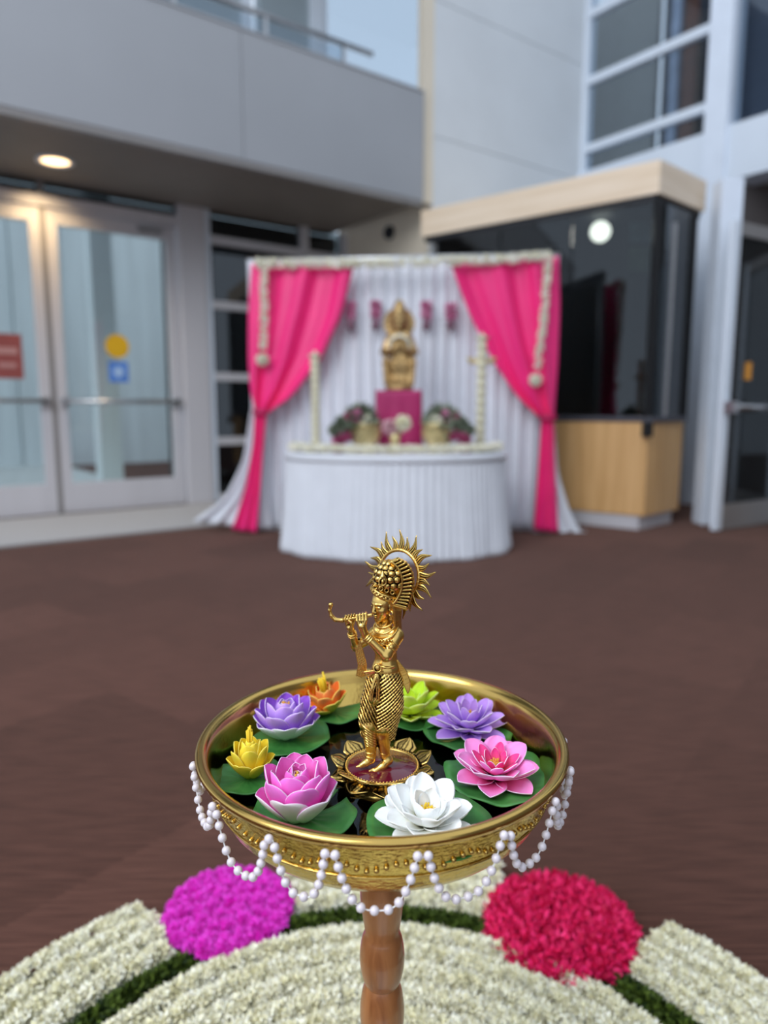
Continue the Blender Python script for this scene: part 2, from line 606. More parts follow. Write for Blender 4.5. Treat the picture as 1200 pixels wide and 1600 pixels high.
# round yellow and square blue signs stuck on the right leaf, red one on the left leaf
YEL = pm('yellow_vinyl', (226, 178, 22), 0.5, var=0.04)
BLU = pm('blue_vinyl', (84, 134, 214), 0.5, var=0.06)
REDV = pm('dull_red_vinyl', (148, 74, 70), 0.6, var=0.08)


def disc_on_wall(s, z, r, t, n=28):
    V = [A3(s, t, z)] + [A3(s + r * math.cos(2 * PI * k / n), t, z + r * math.sin(2 * PI * k / n)) for k in range(n)]
    W = [A3(s, t + 0.002, z)] + [A3(s + r * math.cos(2 * PI * k / n), t + 0.002, z + r * math.sin(2 * PI * k / n)) for k in range(n)]
    F = [[0, 1 + k, 1 + (k + 1) % n] for k in range(n)] + [[n + 1, n + 2 + (k + 1) % n, n + 2 + k] for k in range(n)]
    F += [[1 + k, n + 2 + k, n + 2 + (k + 1) % n, 1 + (k + 1) % n] for k in range(n)]
    return MB().add(V + W, F)


disc_on_wall(1.175, 1.62, 0.115, TW - 0.009).build('round_sticker', YEL, d2, label='round yellow sticker on the door glass')
MB().abox(1.08, 1.27, TW - 0.009, TW - 0.006, 1.27, 1.47).build('square_sticker', BLU, d2, label='square pale blue sticker below the yellow one')
disc_on_wall(1.175, 1.37, 0.05, TW - 0.012).build('sticker_mark', pm('pale_blue_vinyl', (170, 200, 236), 0.5), d2)
MB().abox(0.06, 0.32, TW - 0.009, TW - 0.006, 1.28, 1.68).build('red_sticker', REDV, d1, label='dull red notice on the left door glass')
MB().abox(0.10, 0.28, TW - 0.012, TW - 0.0095, 1.50, 1.56).build('sticker_mark', pm('pink_vinyl', (190, 140, 136), 0.6), d1)
MB().abox(0.12, 0.26, TW - 0.012, TW - 0.0095, 1.38, 1.42).build('sticker_mark', MATS['pink_vinyl'], d1)

struct(MB().abox(0.535, 0.585, TW - 0.03, TW + 0.06, 0, 3.05), 'trim_1', ALUDARK)
struct(MB().abox(-3, 1.86, TW - 0.06, TW + 0.06, 2.83, 2.93), 'trim_2', ALU)
struct(MB().abox(1.82, 2.10, TW - 0.09, TW + 0.09, 0, 3.05), 'trim_3', ALU, bevel=0.01)
w2 = holder('window_2', A3(0.5, TW, 2.93))
for (a, b) in ((-3, 0.53), (0.59, 1.82)):
    MB().abox(a, b, TW - 0.005, TW + 0.005, 2.93, 3.05).build('glass_pane', GLASSDARK, w2)
w1 = holder('window_1', A3(3, TW, 0))
MB().abox(2.10, 2.17, TW - 0.05, TW + 0.05, 0, 3.05).build('mullion', WHITEMET, w1)
MB().abox(3.26, 3.36, TW - 0.06, TW + 0.05, 0, 3.05).build('mullion', ALU, w1)
MB().abox(3.82, 3.90, TW - 0.05, TW + 0.05, 0, 3.05).build('mullion', ALU, w1)
zs = [0.0, 0.62, 1.31, 2.06, 2.72, 3.05]
for z in zs[:-1]:
    MB().abox(2.17, 3.82, TW - 0.04, TW + 0.04, z, z + 0.085).build('crossbar', ALU, w1)
for a, b in zip(zs[:-1], zs[1:]):
    for (s0, s1) in ((2.17, 3.26), (3.36, 3.82)):
        MB().abox(s0, s1, TW - 0.005, TW + 0.005, a + 0.085, b).build('glass_pane', GLASSDARK, w1)
struct(MB().abox(-3.1, 3.9, TW + 0.2, TW + 0.3, 2.9, 3.05), 'transom_dark_sheet', DARKWALL)  # dark sheet added behind the transom so its panes look dark
# far left end
struct(MB().abox(-3.1, -0.78, TW - 0.05, TW + 0.05, 0, 2.83), 'wall_left', ALU)
# outside the doors: paved court with a pale concrete wall, and dark sheets added to blacken the side panes
court = holder('wall_court', A3(0, 8.0, 0))
for i in range(16):
    s0 = -4.2 + i * 0.8
    MB().abox(s0, s0 + 0.78, 8.0 - 0.06 * (i % 2), 8.2, 0, 4.6).build('panel', CONCRETE, court)
struct(MB().abox(-6, 2.02, 1.7, 8.2, 0.0, 0.012), 'floor_court', pm('court_paving', (206, 208, 206), 0.9, var=0.1, vscale=5))
struct(MB().abox(2.12, 5.2, 2.5, 2.6, 0, 3.05), 'dark_sheet', DARKWALL)
struct(MB().abox(2.02, 2.12, 1.7, 2.6, 0, 3.05), 'dark_sheet_side', DARKWALL)
# tall things seen through the glass outside
pl = thing('pillar', 'pale square pillar standing outside behind the right glass door', 'pillar', A3(1.55, 3.4, 0.012))
MB().abox(1.42, 1.68, 3.27, 3.53, 0.05, 3.6).build('shaft', CONCRETE, pl, bevel=0.01)
MB().abox(1.39, 1.71, 3.24, 3.56, 0.012, 0.05).build('foot', ALUDARK, pl)
bo = thing('notice_board', 'brown framed board outside behind the left glass door', 'board', A3(0.15, 4.5, 1.5))
MB().abox(-0.25, 0.35, 4.50, 4.555, 1.55, 2.15).build('frame', pm('dark_olive_board', (92, 84, 66), 0.7), bo)
MB().abox(-0.20, 0.30, 4.485, 4.50, 1.60, 2.10).build('face', pm('olive_board_face', (116, 106, 84), 0.7), bo)

# walk-off mat in front of the doors
wo = thing('walk_off_mat', 'long flat grey walk-off mat in front of the glass doors', 'mat', A3(0.5, 0.9, 0))
MB().abox(-3.0, 3.3, 0.06, TW - 0.1, 0.0, 0.010).build('pile', GREYMAT, wo)
MB().abox(-3.0, 3.3, 0.02, 0.06, 0.0, 0.012).build('edge_strip', ALUDARK, wo)

# recessed downlight
WARM = emit_mat('warm_lamp', (255, 214, 160), 3.2)
dl = thing('downlight', 'round warm downlight set in the dark soffit above the glass doors', 'light', A3(0.55, 0.93, 3.05))
MB().lathe([(0.145, 0), (0.15, -0.012), (0.115, -0.014), (0.11, 0)], tuple(A3(0.55, 0.93, 3.05)), 32).build('trim_ring', WHITEMET, dl, smooth=True)
MB().lathe([(0.0, -0.006), (0.11, -0.006), (0.11, 0.0)], tuple(A3(0.55, 0.93, 3.05)), 32).build('lens', WARM, dl)
sd = bpy.data.lights.new('downlight_beam', 'SPOT'); sd.energy = 30; sd.color = (1.0, 0.72, 0.4); sd.spot_size = rad(120); sd.spot_blend = 0.8; sd.shadow_soft_size = 0.1
so = bpy.data.objects.new('downlight_beam', sd); COL.objects.link(so); so.location = A3(0.55, 1.12, 3.0); so.rotation_euler = (A3(0.55, 1.55, 2.0) - A3(0.55, 1.12, 3.0)).to_track_quat('-Z', 'Y').to_euler()

sp = thing('wall_speaker', 'small dark round speaker on the cream recess wall', 'speaker', A3(3.88, 0.72, 2.91))
MB().lathe([(0.0, 0.03), (0.05, 0.03), (0.07, 0.015), (0.075, 0.0)], (0, 0, 0), 24).build('grille', BLACKWALL, None)
o = bpy.data.objects['grille']; o.parent = sp; o.rotation_euler = (PI / 2, 0, math.atan2(-0.8, -0.6) + PI / 2)

# right-hand side of the hall: upper windows, beam, column
def Q(q, e=0.0):
    """q metres along the right wall from the far corner, e metres out of the room"""
    cx, cy = A(6.22, 0.02)
    return (cx + 0.6 * q + 0.8 * e, cy - 0.8 * q + 0.6 * e)


def qbox(mb, q0, q1, e0, e1, z0, z1):
    return mb.prism([Q(q0, e0), Q(q1, e0), Q(q1, e1), Q(q0, e1)], z0, z1)


w4 = holder('window_4', (*Q(0.8), 3.7))
qbox(MB(), -0.04, 0.07, -0.04, 0.08, 2.6, 6.3).build('mullion', WHITEMET, w4)
for z in (3.98, 4.72, 5.44, 6.12):
    qbox(MB(), 0.07, 1.58, -0.05, 0.03, z, z + 0.085).build('crossbar', WHITEMET, w4)
zz = [3.78, 3.98, 4.72, 5.44, 6.12]
for a, b in zip(zz[:-1], zz[1:]):
    qbox(MB(), 0.07, 1.58, 0.0, 0.01, a + 0.085 if a > 3.8 else a, b).build('glass_pane', GLASSUP, w4)
struct(qbox(MB(), 1.58, 1.82, -0.12, 0.12, 0, 6.3), 'trim_4', pm('pale_blue_column', (230, 238, 250), 0.5, var=0.03), bevel=0.006)
struct(qbox(MB(), -0.02, 4.5, -0.08, 0.3, 3.24, 3.76), 'trim_5', WHITEMET)
struct(qbox(MB(), -0.02, 1.58, 0.0, 0.1, 0, 3.24), 'wall_lower', WALLGREY)
w5 = holder('window_5', (*Q(2.5), 3.8))
qbox(MB(), 1.82, 4.5, 0.0, 0.02, 3.76, 6.3).build('glass_pane', GLASSUP, w5)
qbox(MB(), 2.9, 2.96, -0.03, 0.03, 3.76, 6.3).build('mullion', WHITEMET, w5)
struct(qbox(MB(), 1.5, 4.5, 0.4, 0.45, 3.5, 6.3), 'wall_blind', pm('slate_blind', (104, 108, 120), 0.8, var=0.05, vscale=3, stretch=(1, 1, 8)))
# gallery behind the upper windows
struct(qbox(MB(), -1.6, 0.12, 1.2, 1.3, 3.4, 6.3), 'wall_upper', pm('warm_grey_plaster', (164, 162, 156), 0.8, var=0.04))
struct(qbox(MB(), -0.1, 1.9, 1.7, 1.8, 3.4, 6.3), 'wall_upper_right', pm('slate_partition', (70, 72, 80), 0.8, var=0.25, vscale=3))
for i, (q, c, h) in enumerate(((0.36, (170, 180, 198), 0.12), (0.56, (110, 70, 54), 0.16))):
    pn = thing('banner', ['pale blue upright panel behind the upper right window', 'rust brown upright panel behind the upper right window'][i], 'panel', (*Q(q, 1.2), 3.5))
    qbox(MB(), q - h / 2, q + h / 2, 1.22, 1.26, 3.55, 6.0).build('face', pm('upright_panel_' + str(i), c, 0.7, var=0.25, vscale=4), pn)
    qbox(MB(), q - h / 2 - 0.02, q + h / 2 + 0.02, 1.2, 1.28, 3.5, 3.55).build('foot', ALUDARK, pn)
struct(qbox(MB(), -1.6, 1.9, 1.2, 1.8, 3.3, 3.5), 'floor_upper', MATS['warm_grey_plaster'])

# dark hall beyond the column
struct(qbox(MB(), 1.84, 6.0, 2.0, 2.1, 0, 3.24), 'wall_hall', pm('hall_wall', (112, 106, 104), 0.7, var=0.15, vscale=1.2))
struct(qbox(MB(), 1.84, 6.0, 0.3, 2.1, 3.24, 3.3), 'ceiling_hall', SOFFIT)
struct(qbox(MB(), 1.84, 1.9, 0.12, 2.0, 0, 3.24), 'wall_hall_side', MATS['hall_wall'])

struct(MB().box(5.4, 5.6, -6.5, 3.6, 0, 6.3), 'wall_right_blocker', pm('dim_grey_wall', (110, 106, 104), 0.8, var=0.05))  # unseen wall added to keep light off the right side

# ------------------------------------------------------------------ ticket booth
kb = thing('ticket_booth', 'maple ticket booth with dark glass front beside the pink draped backdrop', 'booth', (1.6, 6.6, 0))
HA, HB, HC, HD = (0.36, 7.26), (2.14, 5.82), (2.74, 6.36), (1.25, 7.95)
MB().prism([HA, HB, HC, HD], 2.67, 2.92).build('header', MAPLEPALE, kb, bevel=0.006)


def inset(poly, k):
    c = (sum(p[0] for p in poly) / len(poly), sum(p[1] for p in poly) / len(poly))
    return [(c[0] + (p[0] - c[0]) * k, c[1] + (p[1] - c[1]) * k) for p in poly]


MB().prism(inset([HA, HB, HC, HD], 0.97), 2.62, 2.67).build('soffit', BLACKWALL, kb)
BA, BB, BC, BD = (0.50, 7.16), (2.16, 5.84), (2.62, 6.26), (1.3, 7.75)
MB().prism([BA, BB, BC, BD], 0.12, 0.90).build('counter_front', MAPLE, kb, bevel=0.006)
MB().prism(inset([BA, BB, BC, BD], 0.95), 0.0, 0.12).build('kick_plate', ALU, kb)
MB().prism(inset([BA, BB, BC, BD], 1.03), 0.90, 0.945).build('worktop', pm('dark_worktop', (74, 74, 82), 0.4), kb, bevel=0.005)
DARKMET = pm('black_metal', (26, 26, 28), 0.4, 0.3)


def wallseg(mb, p, q, th, z0, z1):
    d = (Vector(q) - Vector(p)).normalized()
    n = Vector((-d.y, d.x)) * th / 2
    p, q = Vector(p), Vector(q)
    return mb.prism([tuple(p - n), tuple(q - n), tuple(q + n), tuple(p + n)], z0, z1)


GA, GB, GC, GD = inset([BA, BB, BC, BD], 0.985)


def lerp2(p, q, k): return (p[0] + (q[0] - p[0]) * k, p[1] + (q[1] - p[1]) * k)


for k0, k1 in ((0.0, 0.33), (0.335, 0.66), (0.665, 0.985)):
    wallseg(MB(), lerp2(GA, GB, k0), lerp2(GA, GB, k1), 0.012, 0.945, 2.62).build('glass_pane', GLASSDARK, kb)
wallseg(MB(), lerp2(GB, GC, 0.08), lerp2(GB, GC, 0.95), 0.012, 0.945, 2.62).build('glass_pane', GLASSDARK, kb)
MB().box(GB[0] - 0.03, GB[0] + 0.03, GB[1] - 0.03, GB[1] + 0.03, 0.945, 2.62).build('corner_post', DARKMET, kb)
MB().box(GC[0] - 0.03, GC[0] + 0.03, GC[1] - 0.03, GC[1] + 0.03, 0.945, 2.62).build('corner_post', DARKMET, kb)
e = lerp2(GB, GC, 0.45)
MB().box(e[0] - 0.02, e[0] + 0.02, e[1] - 0.02, e[1] + 0.02, 0.945, 2.5).build('glass_clamp', STEEL, kb)
wallseg(MB(), GA, GD, 0.03, 0.945, 2.62).build('back_panel', BLACKWALL, kb)
wallseg(MB(), GD, GC, 0.03, 0.945, 2.62).build('back_panel', BLACKWALL, kb)
# card reader fixed to the counter corner; pale post beside the booth
MB().box(2.10, 2.18, 5.775, 5.835, 0.78, 0.90).build('card_reader', DARKMET, kb, bevel=0.01, label='small black card reader on the counter corner')
struct(MB().box(2.775, 2.955, 6.14, 6.32, 0, 2.88), 'trim_6', MATS['pale_blue_column'], bevel=0.006)
# glowing globe added inside, standing in for a reflection in the booth glass
gp = at_y(938, 362, 6.42)
gl = thing('reflected_globe', 'glowing white globe standing in for a round light reflected in the booth glass', 'lamp', tuple(gp))
MB().sphere(gp, 0.085, 20, 12).build('globe', emit_mat('globe_white', (255, 248, 232), 5.0), gl, smooth=True)
MB().tube([gp + Vector((0, 0, 0.08)), Vector((gp.x, gp.y, 2.62))], 0.008, 8).build('cord', DARKMET, gl)
# picture and screen seen inside
pc = thing('poster', 'pale green framed poster inside the booth behind its right pane', 'poster', tuple(at_y(1015, 375, 6.55)))
p0 = at_y(1015, 375, 6.52)
MB().box(p0.x - 0.20, p0.x + 0.20, 6.52, 6.55, p0.z - 0.30, p0.z + 0.28).build('frame', BLACKWALL, pc)
MB().box(p0.x - 0.17, p0.x + 0.17, 6.51, 6.52, p0.z - 0.02, p0.z + 0.25).build('print', pm('pale_green_print', (120, 150, 160), 0.6, var=0.4, vscale=8), pc)
MB().box(p0.x - 0.17, p0.x + 0.17, 6.51, 6.52, p0.z - 0.27, p0.z - 0.06).build('print', pm('leaf_green_print', (104, 124, 96), 0.6, var=0.4, vscale=8), pc)

# ------------------------------------------------------------------ open glass door on the right
def open_leaf(name, x, y, ex, ey, w, h, mat, bar=True):
    d = holder(name, (x, y, 0))
    st = 0.085
    vx, vy = ex, ey

    def P(a, b): return (x + vx * a - vy * b, y + vy * a + vx * b)

    def bx(a0, a1, b0, b1, z0, z1): return MB().prism([P(a0, b0), P(a1, b0), P(a1, b1), P(a0, b1)], z0, z1)
    bx(0, st, -0.025, 0.025, 0.01, h).build('stile', mat, d, bevel=0.004)
    bx(w - st, w, -0.025, 0.025, 0.01, h).build('stile', mat, d, bevel=0.004)
    bx(st, w - st, -0.024, 0.024, h - 0.1, h).build('top_rail', ALUDARK, d)
    bx(st, w - st, -0.024, 0.024, 0.01, 0.22).build('bottom_rail', ALUDARK, d)
    bx(st, w - st, -0.005, 0.005, 0.22, h - 0.1).build('glass_pane', GLASSDARK, d)
    a, b = P(0.02, -0.09), P(w - 0.02, -0.09)
    MB().tube([(a[0], a[1], 1.02), (b[0], b[1], 1.02)], 0.022, 12).build('push_bar', STEEL, d, smooth=True)
    for k in (0.04, w - 0.04):
        bx(k - 0.035, k + 0.035, -0.11, -0.025, 0.975, 1.065).build('push_bar_bracket', STEEL, d)
    return d


d3 = open_leaf('door_3', 2.72, 5.80, 0.85, 0.53, 0.95, 2.46, WHITEMET)
d4 = open_leaf('door_4', 3.44, 6.25, 0.94, -0.34, 0.95, 2.4, WHITEMET)
nt_ = at_y(1166, 580, 5.97)
MB().box(nt_.x - 0.035, nt_.x + 0.035, 5.955, 5.965, nt_.z - 0.07, nt_.z + 0.07).build('notice', pm('orange_notice', (206, 140, 50), 0.6), d3, label='small orange notice on the door glass')
cb = thing('wooden_bin', 'orange-brown wooden bin at the right edge beyond the open door', 'bin', (3.55, 5.6, 0))
MB().box(3.28, 3.62, 5.35, 5.72, 0.02, 0.62).build('body', MAPLE, cb, bevel=0.01)
MB().box(3.26, 3.64, 5.33, 5.74, 0.62, 0.66).build('lid', DARKMET, cb, bevel=0.01)

# ================================================================== BACKDROP
YB = 5.80


def bx_pt(px, py, dy=0.0): return at_y(px, py, YB + dy)


def interp(curve, n):
    """curve: list of (px,py); resample evenly in py order index"""
    pts = np.array(curve, float)
    d = np.concatenate([[0], np.cumsum(np.hypot(*np.diff(pts, axis=0).T))])
    t = np.linspace(0, d[-1], n)
    return np.stack([np.interp(t, d, pts[:, 0]), np.interp(t, d, pts[:, 1])], 1)


def smooth_curve(curve, n):
    p = interp(curve, n)
    for _ in range(max(1, n // 10)):
        p[1:-1] = 0.25 * p[:-2] + 0.5 * p[1:-1] + 0.25 * p[2:]
    return p


def drape_mb(left, right, nv, nu, folds, amp, dy, phase=0.0, jitter=0.6):
    L, Rr = smooth_curve(left, nv), smooth_curve(right, nv)
    G = []
    for i in range(nv):
        row = []
        pl_, pr_ = bx_pt(*L[i]), bx_pt(*Rr[i])
        for j in range(nu):
            u = j / (nu - 1)
            p = pl_.lerp(pr_, u)
            a = 2 * PI * folds * u + phase + jitter * math.sin(5.1 * u + phase) + 0.15 * math.sin(i * 0.17 + 9 * u)
            f = math.sin(a) + 0.35 * math.sin(2.3 * a + 1.0)
            y = YB + dy - amp * f
            p = Vector((p.x * y / p.y, y, CAM_Z + (p.z - CAM_Z) * y / p.y))
            p.z = max(p.z, 0.004 + 0.002 * (i % 2))
            row.append(p)
        G.append(row)
    return MB().grid(G)


bd = thing('backdrop_stand', 'tall pipe-and-drape stand with white curtain behind the altar table', 'backdrop', (0.16, YB + 0.08, 0))
for px in (392, 632, 868):
    c = bx_pt(px, 420, 0.09)
    MB().tube([(c.x, c.y, 0.012), (c.x, c.y, 2.19)], 0.02, 10).build('pole', STEEL, bd, smooth=True)
    MB().box(c.x - 0.18, c.x + 0.18, c.y - 0.04, c.y + 0.22, 0.0, 0.012).build('foot_plate', STEEL, bd)
a, b = bx_pt(386, 408, 0.07), bx_pt(875, 398, 0.07)
MB().tube([(a.x, a.y, 2.175), (b.x, b.y, 2.215)], 0.02, 10).build('crossbar', STEEL, bd, smooth=True)
# the white curtain: many narrow vertical pleats
G = []
x0, x1 = a.x + 0.01, b.x - 0.01
for z in np.linspace(2.17, 0.006, 26):
    row = []
    for j in range(361):
        u = j / 360
        x = x0 + (x1 - x0) * u
        ph = 2 * PI * 24 * u + 1.1 * math.sin(11 * u) + 0.25 * math.sin(3 * z + 20 * u)
        row.append((x, YB + 0.035 - 0.020 * math.sin(ph) - 0.008 * math.sin(2.7 * ph), z + (0.035 * u if z > 2 else 0)))
    G.append(row)
MB().grid(G).build('curtain', WHITECLOTH, bd, smooth=True, solid=0.003)
# trailing hems spread over the floor on both sides
for side, pts_l, pts_r in (('l', [(392, 640), (380, 720), (350, 780), (300, 815)], [(412, 640), (415, 720), (420, 790), (425, 828)]),
                           ('r', [(845, 660), (840, 740), (836, 800), (832, 842)], [(866, 660), (872, 740), (890, 800), (916, 846)])):
    drape_mb(pts_l, pts_r, 22, 30, 4, 0.022, -0.045).build('hem_drape', WHITECLOTH, bd, smooth=True, solid=0.003)

# pink drapes with tie
for nm, lab, L, Rr, ph in (
        ('pink_drape', 'hot pink satin drape tied back at the left of the white backdrop',
         [(393, 412), (388, 480), (388, 560), (391, 610), (398, 640)], [(553, 414), (534, 492), (500, 566), (455, 622), (420, 644)], 0.4),
        ('pink_drape', 'hot pink satin drape tied back at the right of the white backdrop',
         [(704, 412), (733, 490), (768, 560), (806, 618), (842, 652)], [(873, 400), (875, 480), (872, 560), (868, 615), (866, 652)], 2.2)):
    left = 'left' in lab
    base = bx_pt(400 if left else 858, 828)
    d = thing(nm, lab, 'drape', (base.x, YB - 0.1, 0), group=None)
    drape_mb(L, Rr, 40, 70, 2.4, 0.032, -0.135, ph).build('upper_swag', PINKCLOTH, d, smooth=True, solid=0.004)
    if left:
        tl, tr, kx, ky = [(397, 643), (396, 690), (384, 760), (362, 828)], [(417, 643), (412, 690), (407, 760), (402, 832)], 408, 644
    else:
        tl, tr, kx, ky = [(846, 652), (843, 700), (838, 770), (834, 828)], [(865, 652), (866, 700), (869, 770), (872, 832)], 856, 653
    drape_mb(tl, tr, 26, 26, 2.5, 0.020, -0.135, ph).build('tail', PINKCLOTH, d, smooth=True, solid=0.004)
    k = bx_pt(kx, ky, -0.135)
    G = [[(k.x + 0.065 * math.cos(an) * (1.0 + 0.1 * s), k.y + 0.045 * math.sin(an), k.z + 0.022 * s) for an in np.linspace(0, 2 * PI, 16, endpoint=False)] for s in (-1, -0.5, 0, 0.5, 1)]
    MB().grid(G, closed=True).build('tie', pm('deep_pink_tie', (186, 16, 84), 0.5), d, smooth=True, solid=0.006)


# ------------------------------------------------------------------ small blossoms scattered in bulk
def scatter(tV, tF, pos, dirs, scale, twist=None):
    """copies of a template (axis +z) joined into arrays; tF list of equal-length index lists"""
    tV = np.asarray(tV, float); tF = np.asarray(tF, int)
    pos = np.asarray(pos, float); dirs = np.asarray(dirs, float)
    n = len(pos)
    z = dirs / np.linalg.norm(dirs, axis=1, keepdims=True)
    ref = np.where(np.abs(z[:, 2:3]) < 0.9, np.array([[0, 0, 1.0]]), np.array([[1.0, 0, 0]]))
    x = np.cross(ref, z); x /= np.linalg.norm(x, axis=1, keepdims=True)
    y = np.cross(z, x)
    tw = rng.uniform(0, 2 * PI, n) if twist is None else twist
    c, s = np.cos(tw)[:, None], np.sin(tw)[:, None]
    x2, y2 = x * c + y * s, -x * s + y * c
    sc = np.asarray(scale, float).reshape(-1, 1, 1) if np.ndim(scale) else np.full((n, 1, 1), scale)
    V = (tV[None, :, 0:1] * x2[:, None] + tV[None, :, 1:2] * y2[:, None] + tV[None, :, 2:3] * z[:, None]) * sc + pos[:, None]
    Fo = (tF[None] + (np.arange(n) * len(tV))[:, None, None]).reshape(-1, tF.shape[1])
    return V.reshape(-1, 3), Fo


def bud_template(nt=4, r0=0.16, r1=0.30, tip=0.5, h=1.0):
    V, F = [], []
    for k in range(nt):
        an = 2 * PI * k / nt
        V.append((r0 * math.cos(an), r0 * math.sin(an), 0))
    for k in range(nt):
        an = 2 * PI * k / nt
        V.append((r1 * math.cos(an), r1 * math.sin(an), 0.6 * h))
    for k in range(nt):
        an = 2 * PI * (k + 0.5) / nt
        V.append((tip * math.cos(an), tip * math.sin(an), h * (1 if k % 2 else 0.88)))
    for k in range(nt):
        k2 = (k + 1) % nt
        F += [[k, k2, nt + k2], [k, nt + k2, nt + k], [nt + k, nt + k2, 2 * nt + k]]
    return V, F


def leaf_template():
    return [(-0.22, 0, 0), (0.22, 0, 0), (0.26, 0.1, 0.55), (0, 0.22, 1.0), (-0.26, 0.1, 0.55), (0, -0.06, 0.5)], [[0, 1, 5], [1, 2, 5], [2, 3, 5], [3, 4, 5], [4, 0, 5]]


BUD = bud_template()
TUBEROSE = frond_mat('tuberose_white', (238, 232, 196), (255, 252, 236), 0.6)
IVORY = frond_mat('ivory_blossom', (240, 236, 212), (253, 250, 238), 0.6)
LEAFY = frond_mat('leafy_green', (28, 46, 10), (96, 116, 40), 0.65, sss=0.1)
CORDMAT = pm('white_cord', (236, 236, 236), 0.6)
BLUSHROSE = frond_mat('blush_blossom', (206, 120, 150), (244, 226, 224), 0.6)
GREENSTEM = pm('green_stem', (70, 96, 44), 0.6)


def tube_garland(path, r, per, size, seed_up=Vector((0, 0, 1))):
    """blossoms all round a strand"""
    path = [Vector(p) for p in path]
    P_, D_ = [], []
    for a, b in zip(path[:-1], path[1:]):
        n = max(1, int((b - a).length * per))
        t = (b - a).normalized()
        u = t.orthogonal().normalized(); w = t.cross(u)
        for _ in range(n):
            k = rng.uniform(); an = rng.uniform(0, 2 * PI)
            q = a.lerp(b, k); d = u * math.cos(an) + w * math.sin(an)
            P_.append(q + d * r * 0.35); D_.append(d + t * rng.normal(0, 0.35))
    return scatter(*BUD, P_, D_, rng.uniform(0.8, 1.2, len(P_)) * size)


def garland(name, label, cat, path, r, per, size, mat, group=None, tassel=None):
    g = thing(name, label, cat, tuple(path[-1]), group)
    V, F = tube_garland(path, r, per, size)
    o = link('blossoms', make_mesh('blossoms', V, F, mat, smooth=False), g); o['kind'] = 'stuff'
    MB().tube(path, 0.004, 6).build('cord', CORDMAT, g)
    if tassel:
        P_ = [Vector(tassel)] * 90
        D_ = rng.normal(0, 1, (90, 3))
        V, F = scatter(*BUD, P_, D_, 0.05)
        o = link('pom', make_mesh('pom', V, F, IVORY, smooth=False), g, 'round white blossom ball at the end of the garland'); o['kind'] = 'stuff'
    return g


tp = [bx_pt(400, 411, -0.20), bx_pt(470, 412, -0.20), bx_pt(560, 411, -0.20), bx_pt(640, 410, -0.20), bx_pt(740, 407, -0.20), bx_pt(800, 404, -0.20), bx_pt(862, 399, -0.20)]
garland('flower_garland', 'white flower garland along the top bar of the pink backdrop', 'garland', tp, 0.026, 330, 0.032, IVORY)
garland('flower_garland', 'white flower garland hanging over the left pink drape', 'garland',
        [bx_pt(412, 415, -0.21), bx_pt(413, 480, -0.21), bx_pt(411, 545, -0.21)], 0.020, 300, 0.028, IVORY, tassel=bx_pt(410, 562, -0.21))
garland('flower_garland', 'white flower garland hanging over the right pink drape', 'garland',
        [bx_pt(857, 405, -0.21), bx_pt(850, 490, -0.21), bx_pt(840, 575, -0.21)], 0.020, 300, 0.028, IVORY, tassel=bx_pt(837, 594, -0.21))
# hanging tassels in front of the white curtain
TASS = frond_mat('mauve_blossom', (196, 90, 140), (232, 168, 198), 0.6)
TASSD = pm('dark_mauve', (128, 92, 108), 0.7)
for i, (px, lab) in enumerate(((548, 'pink and grey hanging tassel nearest the left pink drape'), (587, 'pink hanging tassel just left of the golden altar statue'),
                               (666, 'pink hanging tassel just right of the golden altar statue'), (704, 'pink and grey hanging tassel nearest the right pink drape'))):
    top, mid, low = bx_pt(px, 418, -0.06), bx_pt(px, 472, -0.06), bx_pt(px, 516, -0.06)
    t = thing('hanging_tassel', lab, 'tassel', tuple(low), group='tassels hanging before the white curtain')
    MB().tube([top, mid], 0.004, 6).build('cord', CORDMAT, t)
    V, F = tube_garland([mid, mid.lerp(low, 0.6)], 0.022, 420, 0.04)
    o = link('blossoms', make_mesh('blossoms', V, F, TASS, smooth=False), t); o['kind'] = 'stuff'
    z = low.z
    MB().lathe([(0.0, 0.11), (0.016, 0.10), (0.03, 0.06), (0.038, 0.02), (0.028, 0.012), (0.0, 0.02)], (low.x, low.y, z), 16).build('bell', TASSD, t, smooth=True)
    MB().sphere((low.x, low.y, z + 0.0), 0.014, 8, 6).build('clapper', TASSD, t, smooth=True)

# ================================================================== ALTAR
TX, TY, TA, TB_, TZ = 0.085, 5.13, 0.785, 0.54, 0.705
al = thing('altar_table', 'round altar table under a floor-length pleated white cloth', 'table', (TX, TY, 0))
MB().lathe([(0, 0.69), (0.965, 0.69), (0.965, 0.70), (0, 0.70)], (TX, TY, 0), 64, sx=TA, sy=TB_).build('tabletop', MAPLE, al)
for k in range(4):
    an = PI / 4 + k * PI / 2
    MB().tube([(TX + 0.5 * math.cos(an), TY + 0.36 * math.sin(an), 0), (TX + 0.5 * math.cos(an), TY + 0.36 * math.sin(an), 0.69)], 0.02, 8).build('leg', STEEL, al)
MB().lathe([(0, 0.706), (0.97, 0.706), (1.0, 0.702), (1.012, 0.69), (1.015, 0.655)], (TX, TY, 0), 96, sx=TA, sy=TB_).build('top_cloth', WHITECLOTH, al, smooth=True, solid=0.003)
G = []
for i, z in enumerate(np.linspace(0.665, 0.004, 22)):
    v = i / 21
    row = []
    for j in range(640):
        an = 2 * PI * j / 640
        f = math.sin(an * 92 + 0.8 * math.sin(an * 7)) * (0.007 + 0.010 * v) + math.sin(an * 13 + 1.3) * 0.018 * v * v + math.sin(an * 31) * 0.006 * v
        k = 1.0 + 0.055 * v ** 1.4 + f
        row.append((TX + TA * k * math.cos(an), TY + TB_ * k * math.sin(an), z))
    G.append(row)
MB().grid(G, closed=True).build('pleated_skirt', WHITECLOTH, al, smooth=True, solid=0.002)

